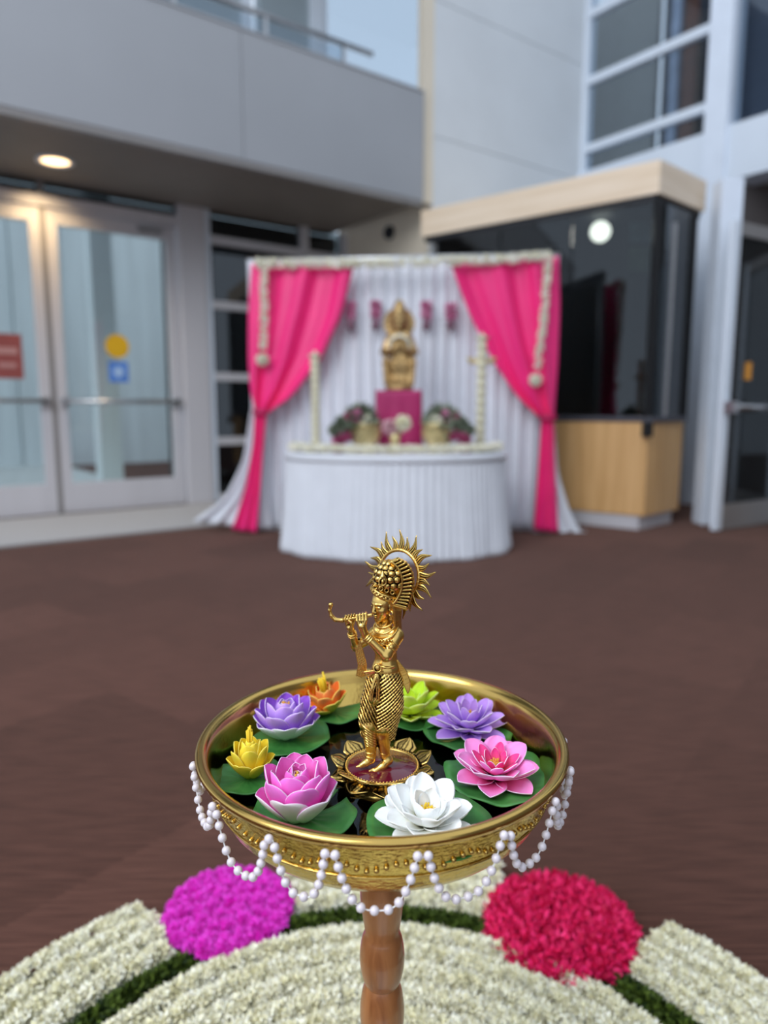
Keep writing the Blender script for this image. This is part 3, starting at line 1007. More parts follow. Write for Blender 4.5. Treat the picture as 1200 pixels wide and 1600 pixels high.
# row of white blossoms along the front edge of the table top
BRASSBG = pm('altar_brass', (224, 206, 152), 0.4, 0.6, var=0.2, vscale=30, bump=0.2, bscale=90)
CREAMPILLAR = pm('cream_gold_garland', (214, 208, 180), 0.6, 0.0, var=0.12, vscale=40, bump=0.4, bscale=60)
eb = thing('blossom_edging', 'row of cream white blossoms along the front edge of the altar', 'garland', (TX, TY - TB_ * 0.9, 0.71))
for k in range(46):
    an = PI * (1.02 + 0.96 * k / 45)
    c = Vector((TX + TA * 0.93 * math.cos(an), TY + TB_ * 0.93 * math.sin(an), 0.732))
    D_ = rng.normal(0, 1, (16, 3)); D_[:, 2] = np.abs(D_[:, 2])
    V, F = scatter(*BUD, [c] * 16, D_, 0.046)
    link('blossom', make_mesh('blossom', V, F, IVORY, smooth=False), eb)

# pedestal draped in magenta
PX, PY_ = 0.105, 5.22
pdz0, pdz1 = 0.707, 1.135
pe = thing('pedestal', 'square pedestal draped in magenta satin on the altar', 'pedestal', (PX, PY_, 0.707))
G = []
for v in np.linspace(0, 1, 14):
    row = []
    for j in range(96):
        an = 2 * PI * j / 96
        c, s = math.cos(an), math.sin(an)
        m = 1 / max(abs(c), abs(s))
        m = m * 0.9 + 0.1
        r = 0.165 * m * (1 + 0.03 * v + 0.035 * v * math.sin(an * 11 + 0.6))
        row.append((PX + r * c, PY_ + r * s, pdz1 + (pdz0 - pdz1) * v))
    G.append(row)
MB().grid(G, closed=True).build('cloth', MAGENTA, pe, smooth=True, solid=0.004)
MB().box(PX - 0.155, PX + 0.155, PY_ - 0.155, PY_ + 0.155, pdz0, pdz1).build('box', MAGENTA, pe, bevel=0.012)


def blossom_ball(c, r, n, mat, name, parent, size=None, flat=1.0):
    D_ = rng.normal(0, 1, (n, 3)); D_[:, 2] *= flat
    D_ /= np.linalg.norm(D_, axis=1, keepdims=True)
    P_ = np.array(c) + D_ * r * 0.35
    V, F = scatter(*BUD, P_, D_, (size or r * 0.7))
    return link(name, make_mesh(name, V, F, mat, smooth=False), parent)


LEAFD = frond_mat('dull_green_leaves', (84, 98, 76), (150, 158, 138), 0.6)
WINE = frond_mat('wine_red_blossom', (140, 50, 90), (214, 104, 148), 0.6)
for lab, px, sgn in (('brass pot of pink flowers and leaves left of the magenta pedestal', 560, -1), ('brass pot of pink flowers and leaves right of the magenta pedestal', 684, 1)):
    c = at_z(px + (10 if sgn < 0 else 0), 700, 0.707); c = Vector((c.x * 4.88 / c.y, 4.88, 0.707))
    f = thing('flower_pot', lab, 'flower pot', tuple(c), group='brass flower pots on the altar')
    MB().lathe([(r * 1.22, z * 1.12) for r, z in [(0, 0), (0.05, 0.0), (0.055, 0.012), (0.04, 0.03), (0.075, 0.07), (0.095, 0.12), (0.085, 0.165), (0.10, 0.18), (0.09, 0.18), (0.075, 0.165), (0.0, 0.16)]], tuple(c), 32).build('pot', BRASSBG, f, smooth=True)
    blossom_ball(c + Vector((sgn * 0.03, 0, 0.20)), 0.10, 60, LEAFD, 'leaves', f, 0.11)
    for (dx, dz, m, r) in ((0.10, 0.13, WINE, 0.05), (0.17, 0.09, WINE, 0.055), (0.15, 0.20, LEAFD, 0.06), (0.05, 0.25, TASS, 0.05), (0.11, 0.24, WINE, 0.04), (-0.02, 0.22, IVORY, 0.05), (0.20, 0.16, LEAFD, 0.05), (0.18, 0.03, WINE, 0.045)):
        b = blossom_ball(c + Vector((sgn * dx, -0.06, dz)), r, 40, m, 'flower', f)

# little front vase with white and blush flowers
c = at_z(617, 702, 0.707); c = Vector((c.x * 4.78 / c.y, 4.78, 0.707))
fv = thing('flower_vase', 'small brass vase with a white and a blush flower in front of the pedestal', 'vase', tuple(c))
MB().lathe([(0, 0), (0.04, 0), (0.045, 0.01), (0.022, 0.04), (0.03, 0.09), (0.038, 0.13), (0.03, 0.135), (0, 0.12)], tuple(c), 24).build('vase', BRASSBG, fv, smooth=True)
blossom_ball(c + Vector((0.05, 0, 0.20)), 0.06, 70, TUBEROSE, 'flower', fv)
blossom_ball(c + Vector((-0.035, -0.01, 0.175)), 0.055, 70, BLUSHROSE, 'flower', fv)
MB().tube([c + Vector((0, 0, 0.1)), c + Vector((0.05, 0, 0.2))], 0.006, 6).build('stem', GREENSTEM, fv)
MB().tube([c + Vector((0, 0, 0.1)), c + Vector((-0.035, -0.01, 0.175))], 0.006, 6).build('stem', GREENSTEM, fv)

# tall garlanded lamp pillars
for lab, px, ztop in (('tall cream garlanded lamp pillar at the left end of the altar', 494, 1.40), ('tall cream garlanded lamp pillar with a cross arm at the right end of the altar', 750, 1.52)):
    c = at_y(px, 700, 4.98); c = Vector((c.x, 4.98, 0.707))
    p = thing('lamp_pillar', lab, 'pillar', tuple(c))
    h = ztop - 0.707
    prof = [(0, 0), (0.075, 0), (0.078, 0.015), (0.05, 0.035), (0.03, 0.06)]
    nb = 11
    for i in range(nb):
        z0, z1 = 0.06 + (h - 0.12) * i / nb, 0.06 + (h - 0.12) * (i + 1) / nb
        prof += [(0.024, z0 + 0.005), (0.034, z0 + (z1 - z0) * 0.3), (0.034, z0 + (z1 - z0) * 0.7), (0.024, z1 - 0.005)]
    prof += [(0.02, h - 0.06), (0.045, h - 0.04), (0.05, h - 0.03), (0.014, h - 0.02), (0.01, h), (0, h)]
    MB().lathe(prof, tuple(c), 20).build('shaft', CREAMPILLAR, p, smooth=True)
    for k in range(9):
        an = 2 * PI * k / 9
        blossom_ball(c + Vector((0.085 * math.cos(an), 0.085 * math.sin(an), 0.025)), 0.03, 16, IVORY, 'blossom', p)
    if 'cross' in lab:
        MB().tube([c + Vector((-0.085, 0, 0.62)), c + Vector((0.085, 0, 0.62))], 0.014, 10).build('cross_arm', BRASSBG, p, smooth=True)
        for sx in (-1, 1):
            MB().lathe([(0, 0), (0.012, 0.0), (0.03, 0.02), (0.024, 0.022), (0, 0.01)], (c.x + sx * 0.08, c.y, c.z + 0.625), 16).build('oil_cup', BRASSBG, p, smooth=True)
# ================================================================== FLOWER CARPET ON THE FLOOR
SX, SY = -0.002, 0.684


def polar(r, an, z=0.0): return Vector((SX + r * math.cos(an), SY + r * math.sin(an), z))


def row_florets(r, a0, a1, tr, per_m, size, phi0=-0.35, phi1=PI + 0.35, zc=0.012, wob=0.004):
    """florets of one strand laid along an arc"""
    n = int(r * abs(a1 - a0) * per_m)
    an = rng.uniform(a0, a1, n)
    ph = rng.uniform(phi0, phi1, n)
    rr = r + wob * np.sin(an * 37 + r * 100) + wob * np.sin(an * 83)
    er = np.stack([np.cos(an), np.sin(an), np.zeros(n)], 1)
    et = np.stack([-np.sin(an), np.cos(an), np.zeros(n)], 1)
    ez = np.array([[0, 0, 1.0]])
    d = er * np.cos(ph)[:, None] + ez * np.sin(ph)[:, None]
    P_ = np.stack([SX + rr * np.cos(an), SY + rr * np.sin(an), np.full(n, zc)], 1) + d * tr * 0.25
    D_ = d + et * rng.normal(0, 0.35, n)[:, None] + rng.normal(0, 0.18, (n, 3))
    return scatter(*BUD, P_, D_, rng.uniform(0.75, 1.2, n) * size)


def strand(parent, name, r, a0, a1, tr, per_m, size, mat, **kw):
    V, F = row_florets(r, a0, a1, tr, per_m, size, **kw)
    V[:, 2] = np.maximum(V[:, 2], 0.002)
    o = link(name, make_mesh(name, V, F, mat, smooth=False), parent)
    o['kind'] = 'stuff'
    return o


SHEET = pm('white_backing_sheet', (226, 228, 216), 0.8, var=0.06, vscale=20)


def sector(r0, r1, a0, a1, z0, z1, n=40):
    m = MB()
    G = []
    for r, z in ((r0, z0), (r0, z1), (r1, z1), (r1, z0), (r0, z0)):
        G.append([polar(r, a0 + (a1 - a0) * k / n, z) for k in range(n + 1)])
    return m.grid(G)


R_IN = 0.572
inner = thing('white_flower_disc', 'big disc of white blossom strands laid in rings around the stand', 'flower carpet', (SX, SY, 0))
MB().lathe([(0.17, 0.001), (0.17, 0.006), (R_IN - 0.02, 0.006), (R_IN - 0.02, 0.001)], (SX, SY, 0), 64).build('backing', SHEET, inner)
for r in np.arange(0.205, 0.54, 0.0465):
    vis = r > 0.3
    strand(inner, 'blossom_ring', r, rad(-60), rad(240), 0.022, 1500 if vis else 500, 0.0165, TUBEROSE, phi0=-0.1, phi1=PI + 0.1, zc=0.017, wob=0.0015)

green = thing('green_garland', 'dark green leafy garland ring between the white flower rows', 'garland', (SX, SY + 0.588, 0))
n = 9000
an = rng.uniform(rad(-50), rad(230), n); ph = rng.uniform(-0.3, PI + 0.3, n)
er = np.stack([np.cos(an), np.sin(an), np.zeros(n)], 1); et = np.stack([-np.sin(an), np.cos(an), np.zeros(n)], 1)
d_ = er * np.cos(ph)[:, None] + np.array([[0, 0, 1.0]]) * np.sin(ph)[:, None]
P_ = np.stack([SX + 0.588 * np.cos(an), SY + 0.588 * np.sin(an), np.full(n, 0.010)], 1) + d_ * 0.004
V, F = scatter(*leaf_template(), P_, d_ + et * rng.normal(0, 0.5, n)[:, None] + rng.normal(0, 0.2, (n, 3)), rng.uniform(0.7, 1.2, n) * 0.019)
V[:, 2] = np.maximum(V[:, 2], 0.002)
o = link('leaves', make_mesh('leaves', V, F, LEAFY, smooth=False), green); o['kind'] = 'stuff'
MB().tube([polar(0.588, rad(a), 0.008) for a in range(-50, 231, 5)], 0.006, 6).build('cord', GREENSTEM, green)

PKC, PKR = at_z(359, 1432, 0.012), 0.124
RDC, RDR = at_z(875, 1455, 0.012), 0.140


def panel(name, label, a0, a1):
    p = thing(name, label, 'flower carpet', tuple(polar(0.69, (a0 + a1) / 2)))
    sector(0.612, 0.772, a0, a1, 0.001, 0.006).build('backing', SHEET, p)
    for i, r in enumerate((0.633, 0.677, 0.721, 0.764)):
        e = 0.012 * abs(i - 1.5)
        strand(p, 'blossom_row', r, a0 + e, a1 - e, 0.020, 1500, 0.0165, TUBEROSE, phi0=-0.1, phi1=PI + 0.1, zc=0.017, wob=0.0015)
    return p


def ang(p): return math.atan2(p.y - SY, p.x - SX)


aP, aR = ang(PKC), ang(RDC)
hp, hr_ = (PKR + 0.004) / 0.70, (RDR + 0.004) / 0.69
panel('white_flower_arc', 'curved white flower panel between the magenta and the crimson flower rounds', aR + hr_, aP - hp)
panel('white_flower_arc', 'curved white flower panel left of the magenta flower round', aP + hp, rad(182))
panel('white_flower_arc', 'curved white flower panel right of the crimson flower round', rad(-4), aR - hr_)

# magenta round: shaggy blossoms side by side
MAGF = frond_mat('magenta_blossom', (240, 34, 206), (255, 104, 240), 0.6)
pk = thing('magenta_flower_round', 'round cushion of fluffy magenta blossoms on the flower carpet', 'flower carpet', (PKC.x, PKC.y, 0))
MB().lathe([(0, 0.001), (PKR * 0.9, 0.001), (PKR * 0.9, 0.008), (0, 0.008)], (PKC.x, PKC.y, 0), 40).build('backing', MAGENTA, pk)
protos = []
for k in range(4):
    n = 110
    D_ = rng.normal(0, 1, (n, 3)); D_[:, 2] = np.abs(D_[:, 2]) * 0.9 + 0.05
    D_ /= np.linalg.norm(D_, axis=1, keepdims=True)
    V, F = scatter(*bud_template(4, 0.12, 0.3, 0.45), D_ * 0.004, D_, rng.uniform(0.85, 1.1, n) * 0.0185)
    V[:, 2] = np.maximum(V[:, 2], 0.0)
    protos.append(make_mesh('blossom', V, F, MAGF, smooth=False))
ring = [(0, 1)] + [(0.030, 6)] + [(0.058, 12)] + [(0.084, 17)] + [(0.106, 22)]
for (r, n) in ring:
    for k in range(n):
        a = 2 * PI * k / n + r * 40
        o = link('blossom', protos[rng.integers(4)], pk, local=True)
        o.location = (r * math.cos(a) + rng.normal(0, 0.002), r * math.sin(a) + rng.normal(0, 0.002), 0.022 + 0.012 * (1 - r / 0.12) + rng.uniform(-0.003, 0.004))
        o.rotation_euler = (0, 0, rng.uniform(0, 6.28))
        s = rng.uniform(0.85, 1.1); o.scale = (s, s, s)

# crimson round: one long strand coiled into rings of pointed petals
CRIM = frond_mat('crimson_blossom', (200, 10, 70), (250, 48, 120), 0.6)
rd = thing('crimson_flower_round', 'round cushion of crimson petals coiled in rings on the flower carpet', 'flower carpet', (RDC.x, RDC.y, 0))
MB().lathe([(0, 0.001), (RDR * 0.9, 0.001), (RDR * 0.9, 0.008), (0, 0.008)], (RDC.x, RDC.y, 0), 40).build('backing', MAGENTA, rd)
sx_, sy_ = SX, SY
for r in (0.012, 0.038, 0.066, 0.094, 0.122):
    n = int(2 * PI * r * 2200) + 60
    an = rng.uniform(0, 2 * PI, n); ph = rng.uniform(-0.3, PI + 0.3, n)
    er = np.stack([np.cos(an), np.sin(an), np.zeros(n)], 1); et = np.stack([-np.sin(an), np.cos(an), np.zeros(n)], 1)
    d_ = er * np.cos(ph)[:, None] + np.array([[0, 0, 1.0]]) * np.sin(ph)[:, None]
    P_ = np.stack([RDC.x + r * np.cos(an), RDC.y + r * np.sin(an), np.full(n, 0.022 + 0.008 * (r < 0.1))], 1) + d_ * 0.005
    V, F = scatter(*leaf_template(), P_, d_ + et * rng.normal(0, 0.4, n)[:, None] + rng.normal(0, 0.2, (n, 3)), rng.uniform(0.7, 1.2, n) * 0.024)
    V[:, 2] = np.maximum(V[:, 2], 0.002)
    o = link('petal_ring', make_mesh('petal_ring', V, F, CRIM, smooth=False), rd); o['kind'] = 'stuff'

# ================================================================== STAND AND BRASS BOWL
RZ = 0.672
BOWLZ = RZ - 0.075
TURNED = wood_mat('turned_teak', (128, 74, 38), (176, 116, 68), (1, 1, 0.12), 60, 0.32, 0.35)
st = thing('turned_stand', 'turned wooden stand holding up the brass bowl', 'stand', (SX, SY, 0))
prof = [(0, 0.0), (0.13, 0.0), (0.135, 0.01), (0.13, 0.022), (0.06, 0.036), (0.03, 0.05)]
necks = [0.05, 0.108, 0.180, 0.252, 0.320, 0.391, 0.452]
for a, b in zip(necks[:-1], necks[1:]):
    for k in range(0, 12):
        v = k / 12
        prof.append((0.0180 + 0.0060 * math.sin(PI * v) ** 0.7, a + (b - a) * v))
prof += [(0.0180, 0.452), (0.0205, 0.468), (0.0232, 0.492), (0.0240, 0.515), (0.0240, 0.555), (0.0242, 0.585), (0.0242, BOWLZ - 0.006), (0, BOWLZ - 0.006)]
MB().lathe(prof, (SX, SY, 0), 40).build('turned_post', TURNED, st, smooth='auto')
MB().lathe([(0, BOWLZ - 0.006), (0.06, BOWLZ - 0.006), (0.06, BOWLZ - 0.002), (0, BOWLZ - 0.002)], (SX, SY, 0), 40).build('top_plate', TURNED, st)

BRASS = pm('polished_brass', (214, 178, 96), 0.13, 1.0, var=0.05, vscale=30, bump=0.06, bscale=300)
BRASSRIM = pm('brass_rim', (208, 172, 96), 0.2, 1.0, var=0.04, vscale=40)
BRASSHAM = pm('embossed_brass', (208, 176, 90), 0.17, 1.0, var=0.1, vscale=40, bump=0.5, bscale=140, stretch=(1, 1, 2.5))
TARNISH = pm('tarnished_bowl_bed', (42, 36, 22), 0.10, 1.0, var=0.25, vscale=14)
bw = thing('brass_bowl', 'wide shiny brass bowl filled with water on the wooden stand', 'bowl', (SX, SY, BOWLZ))
C0 = (SX, SY, RZ)
KB = 1.022
MB().lathe([(0.0, -0.0745), (0.03, -0.0745), (0.130, -0.072), (0.146, -0.066), (0.1555, -0.056), (0.1645, -0.036), (0.1695, -0.016), (0.1725, -0.006)], C0, 96, sx=KB, sy=KB).build('outer_wall', BRASSHAM, bw, smooth=True)
MB().lathe([(0.1665, -0.012), (0.1640, -0.022), (0.160, -0.033), (0.1535, -0.046)], C0, 96, sx=KB, sy=KB).build('inner_wall', BRASS, bw, smooth=True)
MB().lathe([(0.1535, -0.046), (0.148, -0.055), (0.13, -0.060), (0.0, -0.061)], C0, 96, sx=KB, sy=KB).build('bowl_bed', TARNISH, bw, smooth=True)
rim = [(0.1725, -0.006), (0.1760, -0.0075), (0.1795, -0.0055), (0.1812, -0.002), (0.1806, 0.0008), (0.1785, 0.0022), (0.1750, 0.0022), (0.1715, 0.0008), (0.1690, -0.003), (0.1675, -0.008), (0.1665, -0.012)]
MB().lathe(rim, C0, 128, sx=KB, sy=KB).build('rim', BRASSRIM, bw, smooth=True)
MB().lathe([(0.1625, -0.0405), (0.1640, -0.041), (0.1625, -0.043), (0.1605, -0.044)], C0, 96, sx=KB, sy=KB).build('groove_band', BRASSRIM, bw, smooth=True)
bead = MB().sphere((0, 0, 0), 0.0024, 8, 5)
bme = make_mesh('embossed_bead', np.array(bead.V), bead.P, BRASSRIM)
NB_ = 84
for k in range(NB_):
    a = rad(-200) + rad(220) * k / (NB_ - 1)
    o = link('embossed_bead', bme, bw, local=True)
    wob = -0.030 + 0.004 * math.sin(k * 0.9)
    rr = 0.1648 + (wob + 0.036) * 0.27
    o.location = (KB * rr * math.cos(a), KB * rr * math.sin(a), wob + 0.075)

# water
wm_, nt, b = base_mat('clear_water')
b.inputs['Base Color'].default_value = (0.93, 0.97, 0.95, 1)
b.inputs['Roughness'].default_value = 0.0
b.inputs['IOR'].default_value = 1.33
b.inputs['Transmission Weight'].default_value = 1.0
no = N(nt, 'ShaderNodeTexNoise'); no.inputs['Scale'].default_value = 14
tc = N(nt, 'ShaderNodeTexCoord'); nt.links.new(tc.outputs['Object'], no.inputs['Vector'])
bp = N(nt, 'ShaderNodeBump'); bp.inputs['Strength'].default_value = 0.05; bp.inputs['Distance'].default_value = 0.002
nt.links.new(no.outputs['Fac'], bp.inputs['Height']); nt.links.new(bp.outputs[0], b.inputs['Normal'])
WZ = RZ - 0.041
wa = thing('water', 'still clear water filling the brass bowl around the floating flowers', 'water', (SX, SY, WZ))
MB().lathe([(0.1560, 0.0), (0.12, 0.0), (0.0, 0.0)], (SX, SY, WZ), 96, sx=KB, sy=KB).build('surface', wm_, wa, smooth=True)

# ------------------------------------------------------------------ pearls
PEARL, nt, b = base_mat('pearl')
b.inputs['Base Color'].default_value = (*lin((226, 220, 224)), 1)
b.inputs['Roughness'].default_value = 0.16
b.inputs['Coat Weight'].default_value = 0.5
b.inputs['Coat Tint'].default_value = (1.0, 0.95, 0.98, 1)
b.inputs['Sheen Weight'].default_value = 0.2
no = N(nt, 'ShaderNodeTexNoise'); no.inputs['Scale'].default_value = 80
tc = N(nt, 'ShaderNodeTexCoord'); nt.links.new(tc.outputs['Object'], no.inputs['Vector'])
bp = N(nt, 'ShaderNodeBump'); bp.inputs['Strength'].default_value = 0.04; nt.links.new(no.outputs['Fac'], bp.inputs['Height']); nt.links.new(bp.outputs[0], b.inputs['Normal'])
ps = thing('pearl_string', 'string of white pearls draped in loops from the brass bowl rim', 'pearls', (SX, SY - 0.185, RZ - 0.01))
pb = MB().sphere((0, 0, 0), 0.0038, 16, 10)
pme = make_mesh('pearl', np.array(pb.V), pb.P, PEARL)
edges = [-117, -97, -76, -50.5, -28.5, -12.2, 9.8, 32.5, 54, 73, 92, 112]
drops = [0.040, 0.042, 0.034, 0.046, 0.044, 0.048, 0.046, 0.042, 0.036, 0.040, 0.040]
inv = WM[ps.name].inverted()


def rimpt(adeg, drop, out=0.0):
    a = rad(adeg - 90)
    r = 0.1842 + out
    return Vector((SX + r * math.cos(a), SY + r * math.sin(a), RZ - 0.008 - drop))


line = []
for (a0, a1), dp in zip(zip(edges[:-1], edges[1:]), drops):
    w = 2.4
    for k in range(41):
        v = k / 40
        s = 2 * v - 1
        sag = dp * (1 - abs(s) ** 2.6)
        # loops hang fuller than a parabola: pinch at the top
        a = (a0 + a1) / 2 + (a1 - a0 - w) / 2 * (math.copysign(abs(s) ** 0.8, s))
        line.append(rimpt(a, sag + 0.001, 0.0025 - 0.004 * (1 - abs(s) ** 2.6)))
# even spacing along the line
acc, nxt, pearls = 0.0, 0.0, []
for p, q in zip(line[:-1], line[1:]):
    L_ = (q - p).length
    while nxt <= acc + L_ and L_ > 0:
        pearls.append(p.lerp(q, (nxt - acc) / L_))
        nxt += 0.0100 + rng.uniform(-0.0006, 0.0012)
    acc += L_
for p in pearls:
    o = link('pearl', pme, ps, local=True)
    o.location = inv @ p
MB().tube(line[::2], 0.0006, 5).build('thread', CORDMAT, ps)

# ================================================================== FLOATING LOTUSES
def petal_mesh(L, W, th0, th1, cup, tip, thick, mats, nu=6, nv=9, root=0.3, r0=0.0, wave=0.0):
    """one petal in the plane of its radius (x out, z up); inner face material 0, outer 1"""
    r, z = r0, 0.0
    C, T = [], []
    VS = [1 - (1 - j / nv) ** 1.9 for j in range(nv + 1)]
    for j in range(nv + 1):
        v = VS[j]
        th = rad(th0 + (th1 - th0) * v ** 1.2)
        C.append((r, z)); T.append(th)
        if j < nv:
            r += math.cos(th) * L * (VS[j + 1] - v)
            z += math.sin(th) * L * (VS[j + 1] - v)
    top, uv = [], []
    wmax = max((v + 0.001) ** root * (1 - v ** tip) ** 0.55 for v in np.linspace(0, 1, 60))
    for j in range(nv + 1):
        v = VS[j]
        w = W / 2 * ((v + 0.03) ** root * max(0.0, 1 - v ** tip) ** 0.55) / wmax
        w = max(w, W * 0.012)
        th = T[j]
        for i in range(nu + 1):
            u = 2 * i / nu - 1
            lift = cup * w * u * u + wave * W * math.sin(3.3 * v + 2.5 * u) * v
            top.append((C[j][0] - math.sin(th) * lift, w * u, C[j][1] + math.cos(th) * lift))
            uv.append((i / nu, v))
    bot = []
    for j in range(nv + 1):
        th = T[j]
        t_ = thick * (1 - 0.35 * VS[j])
        for i in range(nu + 1):
            x, y, zz = top[j * (nu + 1) + i]
            bot.append((x + math.sin(th) * t_, y, zz - math.cos(th) * t_))
    n = len(top)
    F, mi = [], []
    for j in range(nv):
        for i in range(nu):
            a = j * (nu + 1) + i
            F.append([a, a + nu + 1, a + nu + 2, a + 1]); mi.append(0)
            F.append([n + a, n + a + 1, n + a + nu + 2, n + a + nu + 1]); mi.append(1)
    loop = [i for i in range(nu + 1)] + [j * (nu + 1) + nu for j in range(1, nv + 1)] + [nv * (nu + 1) + i for i in range(nu - 1, -1, -1)] + [j * (nu + 1) for j in range(nv - 1, 0, -1)]
    for a, b_ in zip(loop, loop[1:] + loop[:1]):
        F.append([a, b_, n + b_, n + a]); mi.append(2)
    return make_mesh('petal', np.array(top + bot), F, mats, smooth=True, midx=mi, uv=uv + uv)


PADMAT, nt, b = base_mat('lily_pad_green')
uvn = N(nt, 'ShaderNodeUVMap'); uvn.uv_map = 'UVMap'
sp_ = N(nt, 'ShaderNodeSeparateXYZ'); nt.links.new(uvn.outputs[0], sp_.inputs[0])
tc = N(nt, 'ShaderNodeTexCoord')
no = N(nt, 'ShaderNodeTexNoise'); no.inputs['Scale'].default_value = 45; nt.links.new(tc.outputs['Object'], no.inputs['Vector'])
mm = N(nt, 'ShaderNodeMath', operation='MULTIPLY_ADD'); mm.inputs[1].default_value = 0.5; mm.inputs[2].default_value = 0.25
nt.links.new(no.outputs['Fac'], mm.inputs[0])
rp = N(nt, 'ShaderNodeValToRGB')
rp.color_ramp.elements[0].position = 0.35; rp.color_ramp.elements[0].color = (*lin((34, 92, 36)), 1)
rp.color_ramp.elements[1].position = 0.7; rp.color_ramp.elements[1].color = (*lin((84, 152, 76)), 1)
nt.links.new(mm.outputs[0], rp.inputs[0]); nt.links.new(rp.outputs[0], b.inputs['Base Color'])
b.inputs['Roughness'].default_value = 0.38
b.inputs['Specular IOR Level'].default_value = 0.4


def pad_mesh(R_, waves, amp, notch=0.16, seed=0, thick=0.0012):
    rg = np.random.default_rng(seed)
    na, nr = 72, 7
    V, uv = [], []
    p1, p2 = rg.uniform(0, 6.28, 2)
    for i in range(nr + 1):
        q = i / nr
        for k in range(na + 1):
            a = notch + (2 * PI - 2 * notch) * k / na
            w = math.sin(a * waves + p1) * 0.7 + math.sin(a * (waves * 0.6) + p2) * 0.5
            r = R_ * q * (1 + 0.035 * w * q) * (1 - 0.10 * math.exp(-((k if k < na / 2 else na - k) / 5.0) ** 2) * q)
            z = amp * w * q ** 3 + 0.006 * q ** 4 * R_ / 0.05 + 0.0007 * abs(math.sin(a * 7.5)) * q * (1 - q) * 3
            V.append((r * math.cos(a), r * math.sin(a), z)); uv.append((k / na, q))
    n = len(V)
    V2 = [(x, y, z - thick) for x, y, z in V]
    F = []
    for i in range(nr):
        for k in range(na):
            a = i * (na + 1) + k
            F.append([a, a + na + 1, a + na + 2, a + 1][::-1] if False else [a, a + na + 1, a + na + 2, a + 1])
            F.append([n + a, n + a + 1, n + a + na + 2, n + a + na + 1])
    e = nr * (na + 1)
    for k in range(na): F.append([e + k, n + e + k, n + e + k + 1, e + k + 1])
    for k_ in (0, na):
        for i in range(nr):
            a, c = i * (na + 1) + k_, (i + 1) * (na + 1) + k_
            F.append([a, c, n + c, n + a] if k_ else [a, n + a, n + c, c])
    return make_mesh('lily_pad', np.array(V + V2), F, PADMAT, smooth=True, uv=uv + uv)


def lotus(label, px, py, layers, pad, stamen, tilt=(0, 0), rot=0.0, zoff=0.0035, edge='foam_edge'):
    c = at_z(px, py, WZ + zoff)
    L_ = thing('lotus', label, 'flower', tuple(c), group='foam lotuses floating in the brass bowl')
    tm = Matrix.Rotation(rad(tilt[0]), 4, 'X') @ Matrix.Rotation(rad(tilt[1]), 4, 'Y')
    (pr, pdx, pdy, pw, pa, prot) = pad
    po = link('lily_pad', pad_mesh(pr, pw, pa, seed=int(px)), L_, local=True)
    po.location = (pdx, pdy, 0.0)
    po.rotation_euler = (0, 0, rad(prot))
    for li, (n, Ln, W, th0, th1, cup, tip, r0, z0, off, mats) in enumerate(layers):
        me = petal_mesh(Ln, W, th0, th1, cup, tip, 0.0011, [MATS[m] for m in mats] + [MATS[edge]], r0=r0)
        for k in range(n):
            o = link('petal', me, L_, local=True)
            a = rot + 2 * PI * (k + off) / n + rng.normal(0, 0.05)
            j = rng.normal(0, 3.0)
            o.matrix_local = tm @ Matrix.Translation((0, 0, z0 + 0.003)) @ Matrix.Rotation(a, 4, 'Z') @ Matrix.Rotation(rad(j), 4, 'Y')
    if stamen:
        (n, ln, sr, z0, mat, spread) = stamen
        m = MB()
        for k in range(n):
            a = 2 * PI * k * 0.618; q = math.sqrt(k / n)
            b0 = Vector((sr * 0.5 * q * math.cos(a), sr * 0.5 * q * math.sin(a), z0))
            b1 = b0 + Vector((spread * sr * q * math.cos(a), spread * sr * q * math.sin(a), ln * rng.uniform(0.85, 1.1)))
            m.tube([tm @ b0, tm @ b0.lerp(b1, 0.7), tm @ b1], [0.0009, 0.0008, 0.0011], 6)
        o = m.build('stamens', MATS[mat], None, smooth=True)
        o.parent = L_
    return L_


petal_mat('purple_in', (220, 190, 238), (158, 94, 210), 0.0, 0.8)
petal_mat('lilac_in', (172, 112, 222), (206, 164, 240), 0.0, 0.95)
petal_mat('lilac_edge', (204, 206, 226), (222, 206, 244), 0.1, 0.9)
petal_mat('pale_out', (206, 220, 212), (222, 230, 226), 0.1, 0.9)
petal_mat('purple_mid', (168, 116, 220), (204, 166, 238), 0.1, 0.9)
petal_mat('pink_in', (238, 40, 168), (250, 132, 214), 0.0, 0.85)
petal_mat('pink_out', (240, 62, 190), (250, 128, 222), 0.1, 0.95)
petal_mat('pink_pale', (250, 150, 220), (252, 196, 236), 0.1, 0.9)
petal_mat('grey_out', (222, 222, 214), (232, 224, 226), 0.1, 0.9)
petal_mat('pink_mid', (236, 60, 186), (244, 112, 208), 0.1, 0.9)
petal_mat('white_in', (250, 246, 214), (250, 250, 248), 0.0, 0.4)
petal_mat('white_out', (240, 242, 224), (248, 250, 248), 0.1, 0.7)
petal_mat('rose_in', (226, 40, 120), (246, 152, 216), 0.05, 0.7)
petal_mat('rose_core', (236, 96, 110), (240, 70, 150), 0.1, 0.8)
petal_mat('rose_out', (236, 90, 190), (250, 170, 224), 0.1, 0.9)
petal_mat('lav_in', (156, 108, 206), (208, 162, 238), 0.05, 0.8)
petal_mat('lav_out', (184, 138, 224), (218, 188, 242), 0.1, 0.9)
petal_mat('orange_in', (250, 176, 70), (240, 122, 52), 0.0, 0.8)
petal_mat('orange_out', (238, 196, 70), (246, 150, 80), 0.1, 0.8)
petal_mat('olive_out', (206, 190, 60), (222, 196, 72), 0.1, 0.9)
petal_mat('yellow_in', (232, 190, 20), (250, 222, 60), 0.0, 0.9)
petal_mat('yellow_out', (226, 200, 50), (250, 226, 70), 0.1, 0.9)
